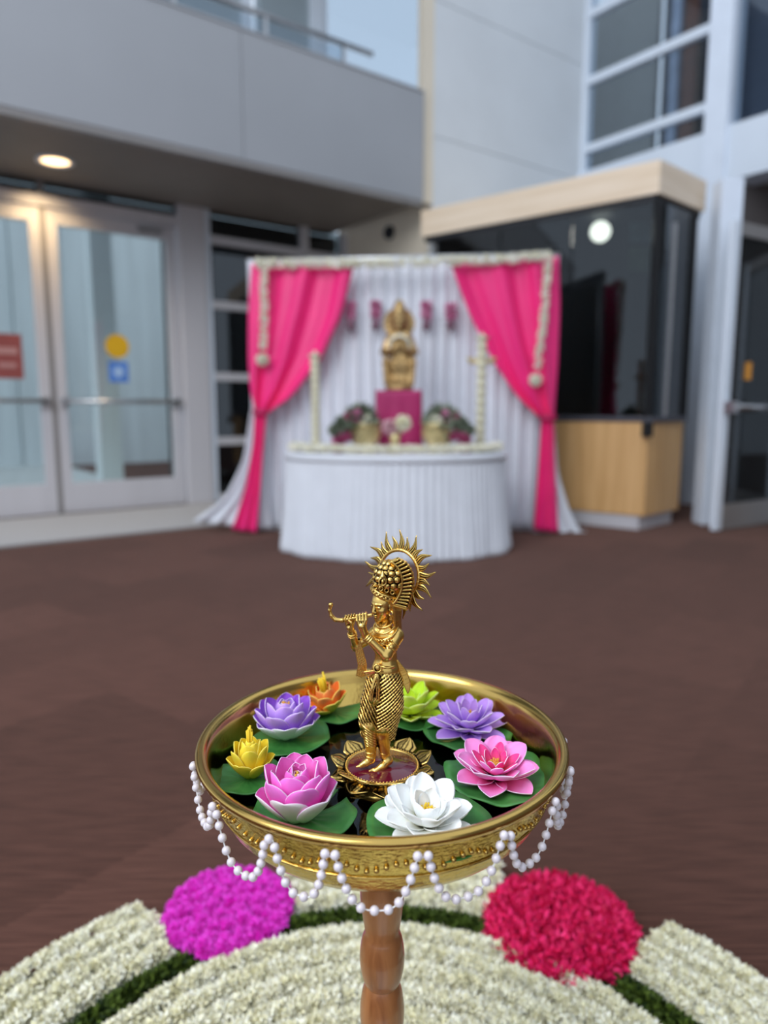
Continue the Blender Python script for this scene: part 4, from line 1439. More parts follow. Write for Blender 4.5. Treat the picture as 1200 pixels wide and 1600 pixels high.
petal_mat('yellow_under', (186, 170, 40), (222, 198, 50), 0.1, 0.9)
petal_mat('lime_in', (230, 220, 60), (188, 220, 44), 0.0, 0.6)
petal_mat('lime_out', (206, 218, 50), (222, 234, 100), 0.1, 0.9)
petal_mat('foam_edge', (226, 196, 232), (246, 226, 246), 0.1, 0.9)
petal_mat('yellow_edge', (236, 206, 60), (250, 230, 110), 0.1, 0.9)
petal_mat('lime_edge', (214, 230, 90), (226, 242, 150), 0.1, 0.9)
petal_mat('white_edge', (244, 246, 236), (252, 252, 250), 0.1, 0.9)
pm('stamen_gold', (236, 186, 60), 0.6, var=0.1)
pm('stamen_yellow', (246, 206, 40), 0.6, var=0.1)
pm('stamen_amber', (226, 160, 60), 0.6, var=0.1)

# (n, length, width, start angle, end angle, cup, tip, r0, z0, offset, materials)
lotus('purple cup-shaped lotus with pale outer petals at the left of the bowl', 447, 1153, [
    (7, 0.034, 0.030, 34, 50, 0.4, 3.6, 0.011, 0.000, 0.0, ('purple_in', 'pale_out')),
    (7, 0.042, 0.027, 44, 74, 0.45, 3.6, 0.010, 0.002, 0.5, ('purple_in', 'lilac_in')),
    (6, 0.042, 0.025, 58, 92, 0.5, 3.6, 0.008, 0.003, 0.2, ('purple_in', 'lilac_in')),
    (5, 0.037, 0.021, 64, 112, 0.65, 3.6, 0.004, 0.005, 0.6, ('purple_mid', 'lilac_in')),
    (4, 0.034, 0.016, 70, 106, 0.8, 3.0, 0.002, 0.006, 0.1, ('purple_mid', 'lilac_edge'))],
    (0.050, 0.001, -0.002, 6, 0.0024, 60), (9, 0.018, 0.005, 0.024, 'stamen_amber', 0.5), rot=0.35)
lotus('small orange lotus with yellow underside at the back of the bowl', 516, 1113, [
    (6, 0.027, 0.022, 34, 52, 0.4, 3.4, 0.006, 0.000, 0.0, ('orange_in', 'olive_out')),
    (6, 0.032, 0.019, 48, 76, 0.45, 3.2, 0.005, 0.002, 0.5, ('orange_in', 'orange_out')),
    (5, 0.031, 0.019, 60, 96, 0.55, 3.2, 0.003, 0.003, 0.2, ('orange_in', 'orange_out')),
    (4, 0.025, 0.014, 68, 104, 0.6, 2.8, 0.002, 0.004, 0.7, ('orange_in', 'orange_in'))],
    (0.040, 0.004, 0.000, 7, 0.002, 200), (12, 0.044, 0.0045, 0.006, 'stamen_yellow', 0.8), rot=0.1, tilt=(6, -12), edge='yellow_edge')
lotus('small upright yellow lotus bud with tall stamens at the left edge', 392, 1215, [
    (6, 0.026, 0.021, 42, 62, 0.4, 3.4, 0.007, 0.000, 0.0, ('yellow_in', 'yellow_under')),
    (6, 0.034, 0.018, 60, 84, 0.45, 3.2, 0.006, 0.001, 0.5, ('yellow_in', 'yellow_out')),
    (6, 0.035, 0.019, 68, 98, 0.55, 3.2, 0.003, 0.002, 0.15, ('yellow_in', 'yellow_out')),
    (5, 0.034, 0.016, 74, 104, 0.6, 3.0, 0.002, 0.003, 0.6, ('yellow_in', 'yellow_out'))],
    (0.036, -0.003, -0.002, 7, 0.0016, 100), (10, 0.046, 0.0036, 0.006, 'stamen_yellow', 0.3), rot=0.2, edge='yellow_edge')
lotus('large hot pink lotus with grey-white outer petals at the front left', 466, 1280, [
    (6, 0.037, 0.036, 42, 60, 0.4, 3.6, 0.012, 0.000, 0.12, ('pink_in', 'grey_out')),
    (6, 0.048, 0.030, 52, 80, 0.45, 3.6, 0.011, 0.002, 0.62, ('pink_in', 'pink_out')),
    (6, 0.048, 0.028, 62, 94, 0.5, 3.6, 0.009, 0.003, 0.15, ('pink_in', 'pink_out')),
    (6, 0.043, 0.022, 66, 108, 0.65, 3.6, 0.004, 0.005, 0.6, ('pink_in', 'pink_mid')),
    (5, 0.037, 0.016, 72, 110, 0.8, 3.0, 0.002, 0.006, 0.1, ('pink_mid', 'pink_pale'))],
    (0.049, 0.004, 0.003, 7, 0.0026, 40), (9, 0.018, 0.005, 0.026, 'stamen_gold', 0.5), rot=0.15)
lotus('open white lotus with a yellow heart at the front of the bowl', 664, 1296, [
    (7, 0.042, 0.026, 6, 24, 0.4, 2.8, 0.005, 0.000, 0.0, ('white_in', 'white_out')),
    (7, 0.041, 0.026, 20, 42, 0.45, 2.8, 0.004, 0.003, 0.5, ('white_in', 'white_out')),
    (6, 0.039, 0.025, 36, 66, 0.5, 2.8, 0.004, 0.005, 0.2, ('white_in', 'white_out')),
    (5, 0.027, 0.020, 46, 96, 0.6, 2.8, 0.003, 0.007, 0.6, ('white_in', 'white_out'))],
    (0.056, 0.004, 0.001, 5, 0.0008, 110), (26, 0.015, 0.011, 0.008, 'stamen_yellow', 0.2), rot=0.45, tilt=(10, 4), edge='white_edge')
lotus('open pink lotus with a rose-red heart at the right of the bowl', 772, 1218, [
    (7, 0.041, 0.028, 8, 32, 0.45, 2.7, 0.005, 0.000, 0.0, ('rose_in', 'rose_out')),
    (7, 0.041, 0.028, 22, 52, 0.45, 2.7, 0.004, 0.003, 0.5, ('rose_in', 'rose_out')),
    (7, 0.028, 0.013, 36, 66, 0.4, 1.8, 0.004, 0.006, 0.2, ('rose_core', 'rose_in')),
    (7, 0.021, 0.010, 50, 84, 0.4, 1.8, 0.003, 0.007, 0.6, ('rose_core', 'rose_core'))],
    (0.056, 0.006, -0.001, 9, 0.0030, 120), (20, 0.012, 0.006, 0.009, 'stamen_amber', 0.4), rot=0.05, tilt=(8, 0))
lotus('open lavender lotus on a wide pad at the back right', 732, 1145, [
    (7, 0.043, 0.023, 6, 22, 0.45, 2.3, 0.005, 0.000, 0.0, ('lav_in', 'lav_out')),
    (7, 0.041, 0.023, 18, 40, 0.45, 2.3, 0.004, 0.003, 0.5, ('lav_in', 'lav_out')),
    (6, 0.036, 0.019, 36, 64, 0.5, 2.2, 0.004, 0.005, 0.2, ('lav_in', 'lav_out')),
    (6, 0.029, 0.014, 54, 88, 0.5, 2.0, 0.003, 0.007, 0.6, ('lav_in', 'lilac_in'))],
    (0.051, -0.001, -0.004, 8, 0.0024, 70), (18, 0.016, 0.008, 0.009, 'stamen_amber', 0.4), rot=0.25, tilt=(6, 0))
lotus('lime green open lotus partly behind the brass figure', 640, 1121, [
    (6, 0.039, 0.025, 8, 34, 0.5, 2.4, 0.005, 0.000, 0.0, ('lime_in', 'lime_out')),
    (6, 0.040, 0.025, 24, 56, 0.5, 2.4, 0.004, 0.003, 0.5, ('lime_in', 'lime_out')),
    (5, 0.037, 0.021, 44, 72, 0.5, 2.2, 0.004, 0.005, 0.2, ('lime_in', 'lime_out')),
    (4, 0.024, 0.014, 56, 90, 0.5, 2.0, 0.003, 0.006, 0.6, ('lime_in', 'lime_in'))],
    (0.044, 0.006, 0.002, 6, 0.0024, 140), (14, 0.015, 0.006, 0.009, 'stamen_yellow', 0.4), rot=0.5, edge='lime_edge')
# ================================================================== CAST FIGURES: a distance field turned into a skin
class Field:
    def __init__(self, lo, hi, h):
        self.h = h
        self.lo = np.array(lo, float)
        n = np.ceil((np.array(hi, float) - self.lo) / h).astype(int) + 1
        self.F = np.full(n, 50.0, dtype=np.float32)
        self.ax = [self.lo[i] + np.arange(n[i]) * h for i in range(3)]

    def _sub(self, lo, hi, k):
        m = k + 3 * self.h
        sl = []
        for i in range(3):
            a = int(np.searchsorted(self.ax[i], lo[i] - m)); b = int(np.searchsorted(self.ax[i], hi[i] + m))
            if b - a < 1: return None
            sl.append(slice(a, b))
        X, Y, Z = np.meshgrid(*[self.ax[i][sl[i]] for i in range(3)], indexing='ij', sparse=True)
        return tuple(sl), X, Y, Z

    def put(self, lo, hi, fn, k=0.0, cut=False):
        s = self._sub(lo, hi, k)
        if s is None: return self
        sl, X, Y, Z = s
        d = np.broadcast_to(fn(X, Y, Z), self.F[sl].shape)
        a = self.F[sl]
        if cut:
            d = -d
            if k > 0:
                hh = np.clip(0.5 - 0.5 * (a - d) / k, 0, 1)
                self.F[sl] = a * (1 - hh) + d * hh + k * hh * (1 - hh)
            else: self.F[sl] = np.maximum(a, d)
        elif k > 0:
            hh = np.clip(0.5 + 0.5 * (d - a) / k, 0, 1)
            self.F[sl] = a * hh + d * (1 - hh) - k * hh * (1 - hh)
        else:
            self.F[sl] = np.minimum(a, d)
        return self

    def cap(self, a, b, ra, rb=None, k=0.0, sy=1.0, cut=False):
        rb = ra if rb is None else rb
        a = np.array(a, float); b = np.array(b, float)
        R_ = max(ra, rb)
        ab = b - a
        L2 = max(float(ab[0] ** 2 + (ab[1] / sy) ** 2 + ab[2] ** 2), 1e-9)

        def fn(X, Y, Z):
            px, py, pz = X - a[0], (Y - a[1]) / sy, Z - a[2]
            t = np.clip((px * ab[0] + py * ab[1] / sy + pz * ab[2]) / L2, 0, 1)
            return (np.sqrt((px - t * ab[0]) ** 2 + (py - t * ab[1] / sy) ** 2 + (pz - t * ab[2]) ** 2) - (ra + (rb - ra) * t)) * min(1.0, sy)
        return self.put(np.minimum(a, b) - R_, np.maximum(a, b) + R_, fn, k, cut)

    def chain(self, pts, rs, k=0.0, sy=1.0):
        rs = rs if isinstance(rs, (list, tuple)) else [rs] * len(pts)
        for i in range(len(pts) - 1): self.cap(pts[i], pts[i + 1], rs[i], rs[i + 1], k, sy)
        return self

    def ell(self, c, r, k=0.0, rot=None, cut=False):
        """rot: 3x3 rows = local axes"""
        c = np.array(c, float); r = np.array(r, float); R_ = r.max()
        M = np.eye(3) if rot is None else np.array(rot, float)

        def fn(X, Y, Z):
            x, y, z = X - c[0], Y - c[1], Z - c[2]
            q = [(M[i, 0] * x + M[i, 1] * y + M[i, 2] * z) / r[i] for i in range(3)]
            k0 = np.sqrt(q[0] ** 2 + q[1] ** 2 + q[2] ** 2)
            k1 = np.sqrt((q[0] / r[0]) ** 2 + (q[1] / r[1]) ** 2 + (q[2] / r[2]) ** 2) + 1e-6
            return k0 * (k0 - 1) / k1
        return self.put(c - R_, c + R_, fn, k, cut)

    def tor(self, c, axis, R_, r, k=0.0, sx=1.0):
        c = np.array(c, float); n = np.array(axis, float); n /= np.linalg.norm(n)

        def fn(X, Y, Z):
            x, y, z = X - c[0], Y - c[1], Z - c[2]
            h_ = x * n[0] + y * n[1] + z * n[2]
            q = np.sqrt(np.maximum(x * x + y * y + z * z - h_ * h_, 0)) - R_
            return np.sqrt(q * q + h_ * h_) - r
        return self.put(c - R_ - r, c + R_ + r, fn, k)

    def ripple(self, lo, hi, fn):
        s = self._sub(lo, hi, 0)
        if s is None: return self
        sl, X, Y, Z = s
        self.F[sl] = self.F[sl] + fn(X, Y, Z)
        return self

    def mesh(self):
        F = self.F; s = F < 0
        n = F.shape
        cnt = np.zeros([q - 1 for q in n], dtype=np.uint8)
        for dx in (0, 1):
            for dy in (0, 1):
                for dz in (0, 1):
                    cnt += s[dx:n[0] - 1 + dx, dy:n[1] - 1 + dy, dz:n[2] - 1 + dz]
        act = (cnt > 0) & (cnt < 8)
        I = np.argwhere(act)
        idx = np.full(act.shape, -1, dtype=np.int32); idx[act] = np.arange(len(I))
        cor = [(dx, dy, dz) for dx in (0, 1) for dy in (0, 1) for dz in (0, 1)]
        C = np.stack([F[I[:, 0] + d[0], I[:, 1] + d[1], I[:, 2] + d[2]] for d in cor], 1)
        acc = np.zeros((len(I), 3)); w = np.zeros((len(I), 1))
        for a in range(8):
            for b_ in range(a + 1, 8):
                da, db = np.array(cor[a]), np.array(cor[b_])
                if np.abs(da - db).sum() != 1: continue
                m = (C[:, a] < 0) != (C[:, b_] < 0)
                t = np.where(m, C[:, a] / np.where(np.abs(C[:, a] - C[:, b_]) < 1e-9, 1, C[:, a] - C[:, b_]), 0)[:, None]
                acc += np.where(m[:, None], da + (db - da) * t, 0); w += m[:, None]
        V = self.lo + (I + acc / np.maximum(w, 1)) * self.h
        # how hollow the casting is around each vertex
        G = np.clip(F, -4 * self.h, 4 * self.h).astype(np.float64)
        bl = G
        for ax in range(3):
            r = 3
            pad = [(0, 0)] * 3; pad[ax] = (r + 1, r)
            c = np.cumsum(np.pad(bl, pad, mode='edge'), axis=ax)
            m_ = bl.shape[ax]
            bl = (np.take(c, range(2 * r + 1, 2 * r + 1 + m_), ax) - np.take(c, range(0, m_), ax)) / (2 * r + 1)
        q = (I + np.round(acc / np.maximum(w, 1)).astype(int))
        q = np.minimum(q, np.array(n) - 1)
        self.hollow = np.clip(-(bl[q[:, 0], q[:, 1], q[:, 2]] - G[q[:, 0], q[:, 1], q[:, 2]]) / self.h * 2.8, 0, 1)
        faces = []
        for ax in range(3):
            sl0 = [slice(None)] * 3; sl1 = [slice(None)] * 3
            sl0[ax] = slice(0, -1); sl1[ax] = slice(1, None)
            ch = s[tuple(sl0)] != s[tuple(sl1)]
            E = np.argwhere(ch)
            o1, o2 = [(1, 2), (2, 0), (0, 1)][ax]
            ok = (E[:, o1] > 0) & (E[:, o2] > 0) & (E[:, o1] < n[o1] - 1) & (E[:, o2] < n[o2] - 1)
            E = E[ok]

            def g(d1, d2):
                q = E.copy(); q[:, o1] -= d1; q[:, o2] -= d2
                return idx[q[:, 0], q[:, 1], q[:, 2]]
            quad = np.stack([g(1, 1), g(0, 1), g(0, 0), g(1, 0)], 1)
            ins = s[E[:, 0], E[:, 1], E[:, 2]]
            quad[~ins] = quad[~ins][:, ::-1]
            faces.append(quad)
        return V, np.concatenate(faces).astype(np.int32)


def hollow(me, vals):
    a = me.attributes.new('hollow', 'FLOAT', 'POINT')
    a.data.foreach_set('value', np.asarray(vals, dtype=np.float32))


def field_part(name, field, scale, mat, parent, label=None):
    V, Fq = field.mesh()
    V = V * np.array(scale)
    me = make_mesh(name, V, Fq, mat, smooth=True)
    hollow(me, field.hollow)
    return link(name, me, parent, label, local=True)


# ------------------------------------------------------------------ the brass flute player in the middle of the bowl
AGED = brass_aged('cast_brass')
ENAMEL = pm('wine_enamel', (92, 10, 34), 0.12, var=0.06, vscale=60, coat=0.6)
U = 0.00065
SC = (U, U, U * 1.03)
base_pt = at_y(597, 1195, SY)
fig = thing('statue', 'small cast brass flute player with a flaming halo standing in the bowl', 'statue', tuple(base_pt))


def fp(x, py, y=0.0):
    """photo pixel to figure units, allowing for the downward view"""
    return np.array([x - 597.0, y, (1195 - py) - 0.33 * y])


# --- body: one continuous skin: head, neck, torso, arms, hands, legs, feet
B = Field((-70, -52, -4), (52, 40, 292), 0.8)
# torso and hips
B.cap(fp(604, 1040), fp(603, 1018), 14, 14, 6, 0.8)
B.cap(fp(603, 1018), fp(602, 992, 1), 15, 19, 8, 0.75)
B.cap(fp(588, 986, 4), fp(618, 989, -4), 9.5, 9.5, 8, 0.9)
B.cap(fp(602, 1045), fp(600, 1075), 22, 24, 8, 0.78)
# legs
B.chain([fp(607, 1075, 2), fp(596, 1135, -6), fp(602, 1178, -2)], [18, 12.5, 7.6], 6)
B.chain([fp(592, 1075, 0), fp(576, 1130, -8), fp(581, 1178, -9)], [18, 12.5, 7.2], 6)
# feet: near one on its toes across the other
B.chain([fp(601, 1180, -2), fp(607, 1187, -4), fp(598, 1195, -12), fp(586, 1202, -18)], [6.5, 6.5, 5.6, 4.2], 4)
B.chain([fp(579, 1180, -9), fp(580, 1185, -9), fp(571, 1190, -13), fp(565, 1193, -15)], [6, 5.8, 5.0, 4.2], 4)
for i in range(5):
    q = i - 2
    B.cap(fp(587 + q * 1.6, 1201 + q * 1.2, -17), fp(581 + q * 1.8, 1204 + q * 1.2, -20), 1.9, 1.4, 0.8)
    B.cap(fp(566 + q * 1.5, 1192 + abs(q) * 0.3, -15), fp(561 + q * 1.7, 1194.5 + abs(q) * 0.3, -18), 1.8, 1.3, 0.8)
# neck and head
B.cap(fp(603, 985, 2), fp(600, 962, 0), 9, 8, 5)
HD_ = fp(599, 942, -1)
f_ = np.array([-0.74, -0.67, -0.08]); f_ /= np.linalg.norm(f_)
r_ = np.array([0.67, -0.74, 0]); r_ /= np.linalg.norm(r_)
u_ = np.cross(r_, f_) if np.cross(r_, f_)[2] > 0 else np.cross(f_, r_)
ROT = [r_, f_, u_]


def hp_(a, b_, c): return HD_ + r_ * a + f_ * b_ + u_ * c


B.ell(hp_(0, 0, 3), (16, 18.5, 21), 3, ROT)
B.ell(hp_(0, 7, -8), (12.5, 11.8, 15), 5, ROT)
B.ell(hp_(0, 13.5, -20), (5.6, 4.8, 4.4), 4, ROT)      # chin
for s_ in (-1, 1):
    B.ell(hp_(s_ * 8, 11, -6), (5, 5, 5), 4, ROT)                     # cheeks
    B.cap(hp_(s_ * 2.6, 18.2, 5.2), hp_(s_ * 11.6, 13.4, 5.0), 1.3, 0.9, 1.2)      # brow
    B.ell(hp_(s_ * 6.8, 15.8, 0.6), (3.8, 2.1, 1.7), 0.6, ROT)          # eye
    B.cap(hp_(s_ * 3.4, 17.2, 0.2), hp_(s_ * 10.8, 14.0, 2.0), 0.55, 0.5, 0.3)   # upper lid
    B.cap(hp_(s_ * 3.8, 16.8, -1.4), hp_(s_ * 9.8, 14.0, -1.0), 0.45, 0.4, 0.3)
    B.ell(hp_(s_ * 15, -1, -1), (2.6, 4.6, 6.6), 1.2, ROT)              # ear
B.cap(hp_(0, 17.5, 4.5), hp_(0, 21.0, -6.5), 1.5, 2.1, 1.5)             # nose
for s_ in (-1, 1): B.ell(hp_(s_ * 2.0, 19.2, -7.0), (1.6, 1.6, 1.3), 0.8, ROT)
B.ell(hp_(0, 18.0, -11.8), (4.4, 2.0, 1.15), 0.5, ROT)
B.ell(hp_(0, 17.4, -14.6), (3.7, 2.0, 1.25), 0.5, ROT)
B.cap(hp_(-4.6, 18.2, -13.1), hp_(4.6, 18.2, -13.1), 0.5, 0.5, 0.4, cut=True)
# near arm
EL, WR = fp(603, 1021, -24), fp(572, 990, -24)
B.chain([fp(620, 990, -5), EL], [10.5, 8.6], 6)
B.chain([EL, WR], [8.4, 5.4], 3)
# far arm
EL2, WR2 = fp(556, 1006, 6), fp(551, 985, -10)
B.chain([fp(586, 987, 5), EL2], [10, 7.6], 5)
B.chain([EL2, WR2], [7.5, 5.2], 3)
# hands round the flute: palm, four fingers each, thumb
FL0, FL1 = fp(581, 959, -22), fp(536, 967, -22)


def on_flute(x):
    t = (581 - x) / 45.0
    return FL0 + (FL1 - FL0) * t


PALM = fp(567, 976, -28)
B.cap(WR, PALM, 5.6, 6.2, 3)
for i, x in enumerate((573, 568.5, 564, 559.5)):
    p = on_flute(x)
    kn = p + np.array([0.5, -7.0, -4.0 + 0.4 * i]); top = p + np.array([0, -4.2, 4.6]); tp_ = p + np.array([-0.4, 3.2, 5.0 - i * 0.6])
    B.chain([PALM + np.array([3 - 2.6 * i, -1, 3]), kn, top, tp_], [2.7, 2.3, 2.1, 1.6], 0.7)
B.chain([PALM + np.array([4, 2, -1]), on_flute(572) + np.array([1, 3.5, -6]), on_flute(569) + np.array([0, 3.5, -2.2])], [2.7, 2.4, 1.9], 1.0)
PALM2 = fp(549, 978, -15)
B.cap(WR2, PALM2, 5.2, 5.8, 3)
for i, x in enumerate((555, 550.8, 546.6, 542.4)):
    p = on_flute(x)
    kn = p + np.array([0.2, 5.4, -4.0]); top = p + np.array([0, 3.4, 4.4]); tp_ = p + np.array([-0.3, -3.0, 4.6 - i * 0.5])
    B.chain([PALM2 + np.array([3 - 2.5 * i, 2, 3]), kn, top, tp_], [2.6, 2.2, 2.0, 1.6], 0.7)
B.chain([PALM2 + np.array([2, -5, -2]), on_flute(551) + np.array([0, -4.2, -5]), on_flute(548) + np.array([0, -3.6, -2])], [2.6, 2.3, 1.8], 1.0)
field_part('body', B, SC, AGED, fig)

# --- wrap skirt with pleats hanging in curves from the buckle
D = Field((-50, -40, 38), (42, 34, 172), 0.8)
D.cap(fp(604, 1036), fp(601, 1062), 15.5, 25.5, 6, 0.78)
D.cap(fp(601, 1062), fp(597, 1096), 27.5, 31, 8, 0.76)
D.cap(fp(597, 1096), fp(592, 1122), 31, 27, 8, 0.74)
D.cap(fp(575, 1118, -6), fp(574, 1140, -8), 15, 10.5, 6)
D.cap(fp(604, 1118, 2), fp(601, 1142, 4), 16, 12, 7)
D.cap(fp(612, 1110, 8), fp(608, 1150, 9), 14, 9, 6)
D.cap(fp(608, 1148, 9), fp(603, 1166, 9), 8, 4, 4)


def pleats(X, Y, Z):
    xc = -8.0
    dx = np.abs(X - xc)
    ph = Z - 0.55 * dx - 0.006 * dx * dx
    left = X < xc
    ph = np.where(left, Z * 0.55 - 1.15 * dx, ph)
    w = np.sin(2 * PI * ph / 5.6)
    fine = 0.22 * np.sin(2 * PI * ph / 5.6 * 0.5 + X * 1.6)
    return -0.95 * np.clip(w, -0.75, 1) * np.clip((150 - Z) / 10, 0.3, 1) + fine


D.ripple((-50, -40, 38), (42, 34, 172), pleats)
# front panel, buckle and belt on top of the pleats
D.chain([fp(589, 1052, -20), fp(587, 1072, -22.5), fp(585, 1088, -23), fp(584, 1098, -22)], [4.2, 7.0, 8.2, 3.5], 1.0, 0.45)
for s_ in (-1, 1): D.chain([fp(588, 1054, -23), fp(587 + s_ * 5, 1072, -25), fp(585 + s_ * 6.4, 1088, -25.5), fp(584, 1099, -24)], 1.0, 0.3)
for s_ in (-1, 1): D.chain([fp(588, 1062, -26), fp(586.5 + s_ * 2.6, 1074, -27.4), fp(585 + s_ * 3.2, 1087, -27.6), fp(584.5, 1093, -26.5)], 0.8, 0.3)
D.ell(fp(590, 1040, -18), (5.2, 4.5, 7.4), 0.6)
D.tor(fp(590, 1040, -22), (0, 1, -0.3), 5.6, 1.1, 0.2)
for q in range(9):   # loops of the knotted belt
    a = PI * (0.05 + 0.9 * q / 8)
    D.cap(fp(590, 1043, -19), fp(590 - 20 * math.cos(a), 1045 + 9 * math.sin(a), -17 + 6 * abs(math.cos(a))), 1.3, 1.9, 0.5)
D.tor(fp(604, 1034, 0), (0.05, 0, 1), 15.2, 2.2, 0.5)
# folds of the hem wound round the near calf
for q in range(9):
    D.tor(fp(576.5 + q * 0.5, 1134 + q * 4.4, -8.5), (0.55, 0.1, 0.8), 14.0 - q * 0.55, 1.8, 0.5)
field_part('wrap_skirt', D, SC, AGED, fig)

# --- jewellery: necklaces, shoulder cloth, bangles, anklets, ear-rings
J = Field((-60, -52, 4), (40, 34, 268), 0.8)
for (R_, dz, yy, rr) in ((13.5, 968, 0, 1.7), (17.5, 974, -2, 1.5), (20.5, 981, -2, 2.0)):
    J.tor(fp(601, dz, yy), (-0.30, -0.42, 0.86), R_, rr, 0.3)
for q in range(-5, 6):
    a = q * 0.24
    d = np.array([-0.62 * math.cos(a) + 0.78 * math.sin(a), -0.72 * math.cos(a) - 0.62 * math.sin(a), -0.45])
    J.ell(fp(601, 981, -2) + d * 20.5 + np.array([0, -1.5, -1.5]), (2.0, 2.0, 2.4), 0.3)
# shoulder cloth ridges
for q in range(6):
    J.cap(fp(623 - q * 1.5, 985 + q * 3.0, -7 - q * 0.6), fp(590 + q * 2.4, 1004 + q * 1.6, -17.0 + 0.4 * q), 1.5, 1.3, 0.4)
fa = (WR - EL) / np.linalg.norm(WR - EL)
for q in (0.78, 0.86, 0.94): J.tor(EL + (WR - EL) * q, fa, 6.6, 1.6, 0.3)
ua = fp(603, 1021, -24) - fp(620, 990, -5); ua /= np.linalg.norm(ua)
for q in (0.40, 0.52, 0.66): J.tor(fp(620, 990, -5) + (EL - fp(620, 990, -5)) * q, ua, 10.4 - 1.5 * q, 1.5, 0.3)
J.ell(fp(611, 1008, -24), (4.2, 3.4, 4.2), 0.3); J.tor(fp(611, 1008, -25), (0.2, -1, 0), 4.4, 1.0, 0.2)
fa2 = (WR2 - EL2) / np.linalg.norm(WR2 - EL2)
for q in (0.8, 0.95): J.tor(EL2 + (WR2 - EL2) * q, fa2, 6.2, 1.4, 0.3)
for c_, ax_ in ((fp(600, 1168, -2), (0, 0, 1)), (fp(600, 1174, -2), (0, 0, 1)), (fp(578.6, 1172, -9), (0, 0, 1)), (fp(579, 1179, -9), (0.2, 0, 1))):
    J.tor(c_, ax_, 7.2, 1.7, 0.3)
J.tor(hp_(16, 0, -11), f_, 4.2, 1.4, 0.2); J.ell(hp_(16, 0, -17), (2.2, 2.2, 2.6), 0.3)
field_part('jewellery', J, SC, AGED, fig)

# --- hair down the neck
H = Field((-8, -22, 196), (40, 34, 268), 0.8)
for q in range(6):
    x = 611 + q * 1.8
    y = -13 + q * 3.2
    H.chain([fp(x, 938, y), fp(x + 4, 952, y + 1), fp(x + 5 + 1.5 * math.sin(q), 966, y + 2), fp(x + 6, 982 + 2 * (q % 2), y + 3)], [3.6, 3.4, 3.2, 1.8], 0.5)
field_part('hair', H, SC, AGED, fig)

# --- crown
K = Field((-34, -36, 252), (56, 36, 332), 0.8)
CC = fp(609, 902, 0)
K.ell(CC, (25, 24, 26), 0)
K.ell(CC + np.array([2, 2, 8]), (20, 20, 19), 4)
for i in range(5):
    nj = (14, 14, 13, 11, 7)[i]
    for j in range(nj):
        th = -0.28 + 0.36 * i
        a = 2 * PI * (j + 0.5 * (i % 2)) / nj
        d = np.array([math.cos(th) * math.cos(a), math.cos(th) * math.sin(a), math.sin(th)])
        p = CC + d * np.array([21.6, 20.6, 23.4])
        K.ell(p, (5.6, 5.6, 5.4), 0.25)
        K.ell(p + d * 4.6 + np.array([0, 0, -0.8]), (1.5, 1.5, 1.9), 0.2)
bx_ = np.array([0.36, -0.06, 0.93]); bx_ /= np.linalg.norm(bx_)
K.tor(fp(600, 927, 0), bx_, 18.6, 2.9, 0.6)
K.tor(fp(601, 922, 0), bx_, 20.6, 2.2, 0.5)
for q in range(22):
    a = 2 * PI * q / 22
    e1 = np.cross(bx_, [0, 1, 0]); e1 /= np.linalg.norm(e1); e2 = np.cross(bx_, e1)
    K.ell(fp(600.5, 924.5, 0) + (e1 * math.cos(a) + e2 * math.sin(a)) * 22, (1.7, 1.7, 1.7), 0.3)
# drop-shaped medallion
md = fp(598, 908, -25)
K.ell(md, (6.4, 4.0, 8.6), 0.5); K.cap(md + np.array([0, 0, 6]), md + np.array([0, 2, 13]), 4, 1.2, 1.0)
K.tor(md + np.array([0, -2.5, -1]), (0.2, -1, 0.1), 5.6, 1.2, 0.2); K.ell(md + np.array([0, -4, -1]), (2.0, 2.0, 3.4), 0.2)
for q in range(4): K.tor(fp(587 + q * 8.5, 917 + q * 2.6, -23 + abs(q - 1.5) * 2.5), (0.1, -1, 0), 3.0, 1.0, 0.2)
field_part('crown', K, SC, AGED, fig)

# --- ribbed plume along the near side of the crown
Pm = Field((8, -34, 240), (58, 20, 326), 0.7)
ip = np.array([(612, 880), (619, 886), (624, 894), (626.5, 903), (627, 912), (626, 921), (623, 929), (619, 936), (614, 942)], float)
op = np.array([(621, 876), (630, 880), (637, 888), (641, 898), (642, 909), (641.5, 919), (639.5, 929), (637, 938), (634, 947)], float)
tt = np.linspace(0, 8, 15)
ip = np.stack([np.interp(tt, range(9), ip[:, k]) for k in (0, 1)], 1); op = np.stack([np.interp(tt, range(9), op[:, k]) for k in (0, 1)], 1)
for (a, b_) in zip(ip, op):
    Pm.cap(fp(*a, -13), fp(*b_, -9), 3.9, 4.3, 1.5)
for q, (a, b_) in enumerate(zip(ip, op)):
    Pm.cap(fp(*a, -17.4), fp(*(a * 0.15 + b_ * 0.85), -13.6), 1.25, 1.5, 0.3)
    Pm.ell(fp(*(a * 0.05 + b_ * 0.95), -13.8), (1.7, 1.7, 1.5), 0.2)
Pm.chain([fp(*a, -17.6) for a in ip], 1.6, 0.3)
field_part('plume', Pm, SC, AGED, fig)

# --- flute with its curled end
Fl = Field((-90, -34, 214), (-6, -8, 262), 0.6)
Fl.chain([FL0, FL1], 2.7, 0)
Fl.chain([FL1, fp(527, 966, -22), fp(521, 960, -22), fp(518.5, 952, -22), fp(520, 945, -22)], [3.3, 3.1, 2.8, 2.2, 2.6], 1.5)
Fl.ell(fp(520.5, 943.5, -22), (3.6, 3.6, 3.6), 1.0)
for x in (538, 541): Fl.tor(on_flute(x), FL1 - FL0, 2.9, 1.0, 0.2)
field_part('flute', Fl, SC, AGED, fig)

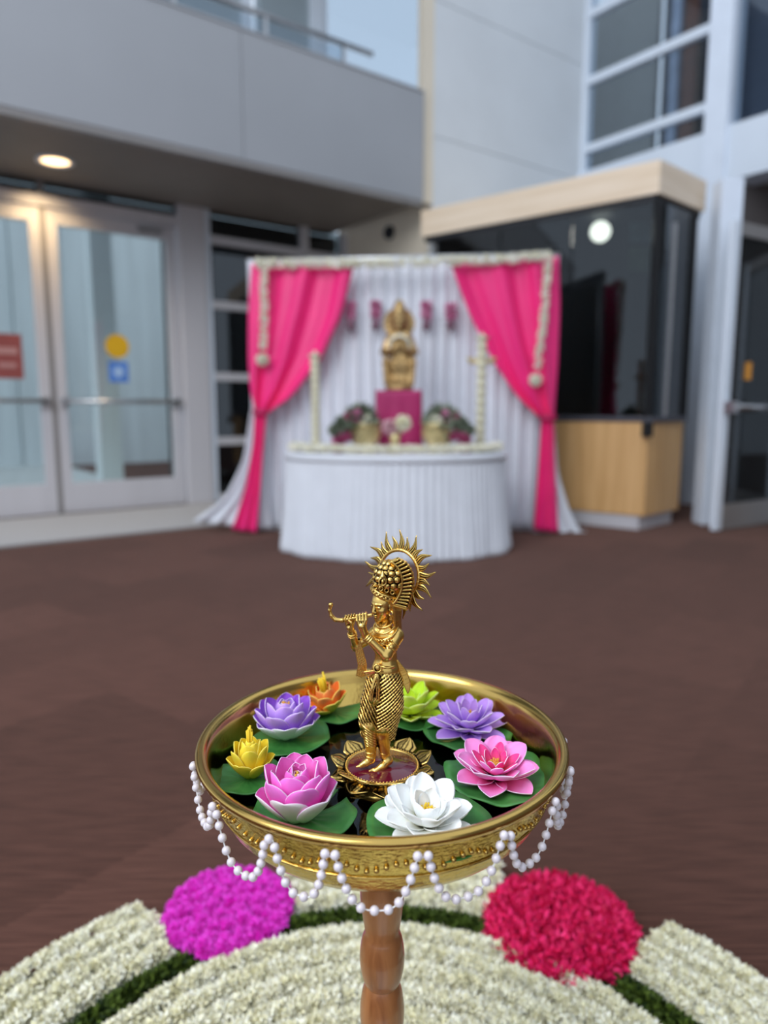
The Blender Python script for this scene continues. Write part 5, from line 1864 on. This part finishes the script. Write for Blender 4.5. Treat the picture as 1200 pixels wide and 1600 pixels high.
# --- scarf ends
Sc = Field((-56, -26, 128), (-4, 30, 206), 0.8)
for q in range(5):
    x = 553 + q * 2.4
    Sc.chain([fp(x + 1, 998, -2), fp(x + 5 + q * 0.3, 1020, -2), fp(x + 8 + q * 0.4, 1035, -2), fp(x + 7 - q * 0.1 + (q - 2) * 1.0, 1054 - abs(q - 2) * 1.0, -2)], [1.1, 1.3, 1.5, 1.4], 0.2)
field_part('scarf_end', Sc, SC, AGED, fig)
Sc = Field((4, -26, 100), (56, 30, 186), 0.8)
for q in range(6):
    v = q / 5
    Sc.chain([fp(614 + v * 7, 1034 - v * 6, -4), fp(625 + v * 10, 1050 - v * 4, -2), fp(631 + v * 9, 1066 - v * 3, 0), fp(637 + v * 2.5, 1080 - v * 4, 1)], [1.0, 1.35, 1.3, 0.9], 0.2)
field_part('scarf_end', Sc, SC, AGED, fig)

# --- flaming halo: ring and rays behind the head
hc = fp(623, 894, 20)
hn = np.array([-0.57, -0.80, 0.10]); hn /= np.linalg.norm(hn)
he1 = np.array([hn[1], -hn[0], 0]); he1 /= -np.linalg.norm(he1); he2 = np.cross(hn, he1)
if he2[2] < 0: he2 = -he2
cv = Vector(hc * np.array(SC))


def hpt(rho, an, d=0.0):
    p = hc + (he1 * math.cos(an) + he2 * math.sin(an)) * rho + hn * d
    return p * np.array(SC)


hal = MB()
G = []
for k in range(120):
    an = 2 * PI * k / 120
    row = []
    for j, (dr, dd) in enumerate(((-2.8, 0), (-2.2, 2.0), (-0.6, 2.6), (1.4, 2.6), (2.6, 1.4), (2.8, -1.4), (0, -2.2), (-2.2, -1.4))):
        tw = 0.35 * math.sin(an * 40 + j)
        row.append(hpt(36.5 + dr, an, dd + tw))
    G.append(row)
G.append(G[0])
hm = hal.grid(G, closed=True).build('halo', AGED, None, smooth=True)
hm.parent = fig
NR = 26
for k in range(NR):
    an0 = 2 * PI * k / NR + PI / 2
    long_ = k % 2 == 0
    Lr = 29 if long_ else 20
    wv = (0.10 if (k // 2) % 2 else -0.10) * (1 if long_ else 0.8)
    W0 = 4.9 if long_ else 4.6
    m = MB()
    G = []
    nn = 9
    for i in range(nn):
        v = i / (nn - 1)
        rho = 38.5 + Lr * v
        w = W0 * ((1 - v ** 1.25) ** 0.85) * (1 + 0.22 * math.sin(PI * min(1, v * 1.5))) + 0.4
        sh = wv * math.sin(v * 4.4) * 0.55
        row = []
        for (uu, dd) in ((-1, 0.0), (-0.62, 1.5), (-0.34, 0.7), (0, 2.0), (0.34, 0.7), (0.62, 1.5), (1, 0.0), (0.5, -1.3), (-0.5, -1.3)):
            row.append(hpt(rho, an0 + sh + uu * w / rho, dd * (1 - 0.55 * v) + 0.3))
        G.append(row)
    m.grid(G, closed=True)
    m.P.append([(nn - 1) * 9 + q for q in range(9)])
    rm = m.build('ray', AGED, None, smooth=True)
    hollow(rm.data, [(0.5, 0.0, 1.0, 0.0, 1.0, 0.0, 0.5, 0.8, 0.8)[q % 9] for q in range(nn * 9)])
    rm.parent = hm

# --- lotus base: petals round a wine-red enamelled plate
bm_ = MB().lathe([(0, 0.0), (0.0345, 0.0), (0.0352, -0.0006)], (0, 0, 0), 64).build('enamel_plate', ENAMEL, None, smooth=True, label='glossy wine-red enamelled plate')
bm_.parent = fig
bed = BOWLZ + 0.0142 - base_pt.z
bs = MB().lathe([(0.0352, -0.0006), (0.0362, 0.0006), (0.0376, 0.0006), (0.0386, -0.0008), (0.037, -0.006), (0.028, -0.012), (0.022, -0.018), (0.034, bed + 0.006), (0.040, bed + 0.002), (0.040, bed), (0, bed)], (0, 0, 0), 64).build('base', AGED, None, smooth=True)
bs.parent = fig
bd_ = MB().sphere((0, 0, 0), 0.0007, 6, 4)
m = MB()
for k in range(70):
    a = 2 * PI * k / 70
    c = (0.0369 * math.cos(a), 0.0369 * math.sin(a), 0.001)
    m.sphere(c, 0.0010, 6, 4)
bo_ = m.build('bead_border', AGED, None, smooth=True); bo_.parent = fig; bo_['kind'] = 'stuff'


def base_petal(L, W, th0, th1, r0, z0):
    """pointed petal with a raised rim and a smaller raised petal inside"""
    nu, nv = 12, 14
    top, hol = [], []
    r, z = r0, z0
    ctr = []
    for j in range(nv + 1):
        v = j / nv
        th = rad(th0 + (th1 - th0) * v)
        ctr.append((r, z, th)); r += math.cos(th) * L / nv; z += math.sin(th) * L / nv
    for j in range(nv + 1):
        v = j / nv
        r, z, th = ctr[j]
        w = W / 2 * (0.74 + 0.26 * math.sin(PI / 2 * v / 0.5) if v < 0.5 else max(0.012, ((1 - v) / 0.5) ** 0.72))
        for i in range(nu + 1):
            u = 2 * i / nu - 1
            e = abs(u)
            relief = 0.0009 * (1 if (e > 0.82 or v > 0.9) else 0) - 0.0004 * (1 if 0.55 < e <= 0.82 else 0) + 0.0005 * math.exp(-(u / 0.12) ** 2) + 0.0004 * (1 if e < 0.5 and int(v * 14) % 3 == 0 and v < 0.75 else 0)
            lift = relief - 0.001 * e * e
            top.append((r - math.sin(th) * lift, w * u, z + math.cos(th) * lift))
            hol.append(1.0 if 0.5 < e <= 0.8 or (v < 0.16) else (0.7 if 0.1 < e < 0.2 else 0.0))
    n = len(top)
    bot = [(x, y, zz - 0.0018) for x, y, zz in top]
    F = []
    for j in range(nv):
        for i in range(nu):
            a = j * (nu + 1) + i
            F.append([a, a + nu + 1, a + nu + 2, a + 1]); F.append([n + a, n + a + 1, n + a + nu + 2, n + a + nu + 1])
    loop = [i for i in range(nu + 1)] + [j * (nu + 1) + nu for j in range(1, nv + 1)] + [nv * (nu + 1) + i for i in range(nu - 1, -1, -1)] + [j * (nu + 1) for j in range(nv - 1, 0, -1)]
    for a, b_ in zip(loop, loop[1:] + loop[:1]): F.append([a, b_, n + b_, n + a])
    me = make_mesh('base_petal', np.array(top + bot), F, AGED, smooth=True)
    hollow(me, hol + [0.8] * n)
    return me


mu_ = base_petal(0.0190, 0.0265, 30, 22, 0.0362, -0.0006)
ml_ = base_petal(0.0190, 0.0265, 0, -14, 0.0345, -0.004)
for k in range(9):
    for me, off in ((mu_, 0.0), (ml_, 0.5)):
        o = link('base_petal', me, fig, local=True)
        o.rotation_euler = (0, 0, 2 * PI * (k + off) / 9 + 0.27)

# ------------------------------------------------------------------ golden figure on the altar pedestal
GOLD = pm('altar_gold', (180, 150, 104), 0.45, 1.0, var=0.5, vscale=40, bump=0.4, bscale=120)
gf = thing('altar_statue', 'golden standing figure with a tall rounded crown on the magenta pedestal', 'statue', (PX + 0.005, PY_, pdz1 + 0.002))
S = Field((-0.17, -0.14, -0.005), (0.17, 0.12, 0.66), 0.005)
S.cap((0, 0, 0.012), (0, 0, 0.012), 0.10, 0.10, 0, 0.8)
S.ripple((-0.17, -0.14, -0.005), (0.17, 0.12, 0.05), lambda X, Y, Z: np.where(Z > 0.04, 0.06, 0) + np.where(Z < 0.004, 0.06, 0) + 0 * X)
S.chain([(0, 0, 0.03), (0, 0, 0.18), (0, 0, 0.27)], [0.085, 0.075, 0.055], 0.02, 0.7)
S.ripple((-0.17, -0.14, 0.05), (0.17, 0.12, 0.25), lambda X, Y, Z: 0.004 * np.sin(X * 260) + 0 * Z)
S.chain([(0, 0, 0.27), (0, 0, 0.36)], [0.055, 0.068], 0.02, 0.7)
S.cap((-0.065, 0, 0.37), (0.065, 0, 0.37), 0.030, 0.030, 0.02)
for s_ in (-1, 1):
    S.chain([(s_ * 0.075, 0, 0.37), (s_ * 0.115, -0.02, 0.27), (s_ * 0.05, -0.085, 0.28)], [0.026, 0.022, 0.016], 0.01)
    S.cap((s_ * 0.05, -0.085, 0.28), (s_ * 0.02, -0.095, 0.31), 0.018, 0.012, 0.01)
    for q in range(4): S.cap((s_ * (0.04 - q * 0.008), -0.095, 0.30), (s_ * (0.034 - q * 0.008), -0.10, 0.335), 0.006, 0.005, 0.003)
    S.chain([(s_ * 0.05, -0.02, 0.40), (s_ * 0.10, -0.02, 0.20), (s_ * 0.09, -0.03, 0.05)], [0.018, 0.022, 0.02], 0.01)
S.cap((0, 0, 0.38), (0, -0.005, 0.42), 0.026, 0.024, 0.01)
S.ell((0, -0.008, 0.455), (0.042, 0.046, 0.054), 0.008)
S.ell((0, -0.054, 0.448), (0.008, 0.010, 0.014), 0.004)
for s_ in (-1, 1): S.ell((s_ * 0.016, -0.046, 0.463), (0.010, 0.006, 0.005), 0.002); S.ell((s_ * 0.046, 0, 0.45), (0.010, 0.014, 0.022), 0.004)
S.cap((-0.012, -0.05, 0.428), (0.012, -0.05, 0.428), 0.005, 0.005, 0.002)
S.chain([(0, 0, 0.49), (0, 0, 0.545), (0, 0, 0.60), (0, 0, 0.625)], [0.055, 0.050, 0.034, 0.014], 0.02)
S.tor((0, 0, 0.492), (0, 0, 1), 0.054, 0.010, 0.004)
S.tor((0, 0, 0.545), (0, 0, 1), 0.048, 0.008, 0.004)
S.put((-0.13, 0.02, 0.33), (0.13, 0.06, 0.63), lambda X, Y, Z: np.maximum(np.abs(np.sqrt(X ** 2 + (Z - 0.48) ** 2) - 0.075) - 0.035, np.abs(Y - 0.045) - 0.010) - 0.003 + 0.003 * np.sin(np.arctan2(Z - 0.48, X) * 24), 0.004)
V, Fq = S.mesh()
link('figure', make_mesh('figure', V, Fq, GOLD, smooth=True), gf, local=True)
gs = MB()
for k in range(34):
    a = 2 * PI * k / 34
    gs.sphere((0.074 * math.cos(a), -0.03 + 0.05 * math.sin(a), 0.30 + 0.08 * math.sin(a) * -1 - 0.0), 0.012, 8, 5)
g_ = gs.build('flower_necklace', IVORY, None, smooth=True); g_.parent = gf
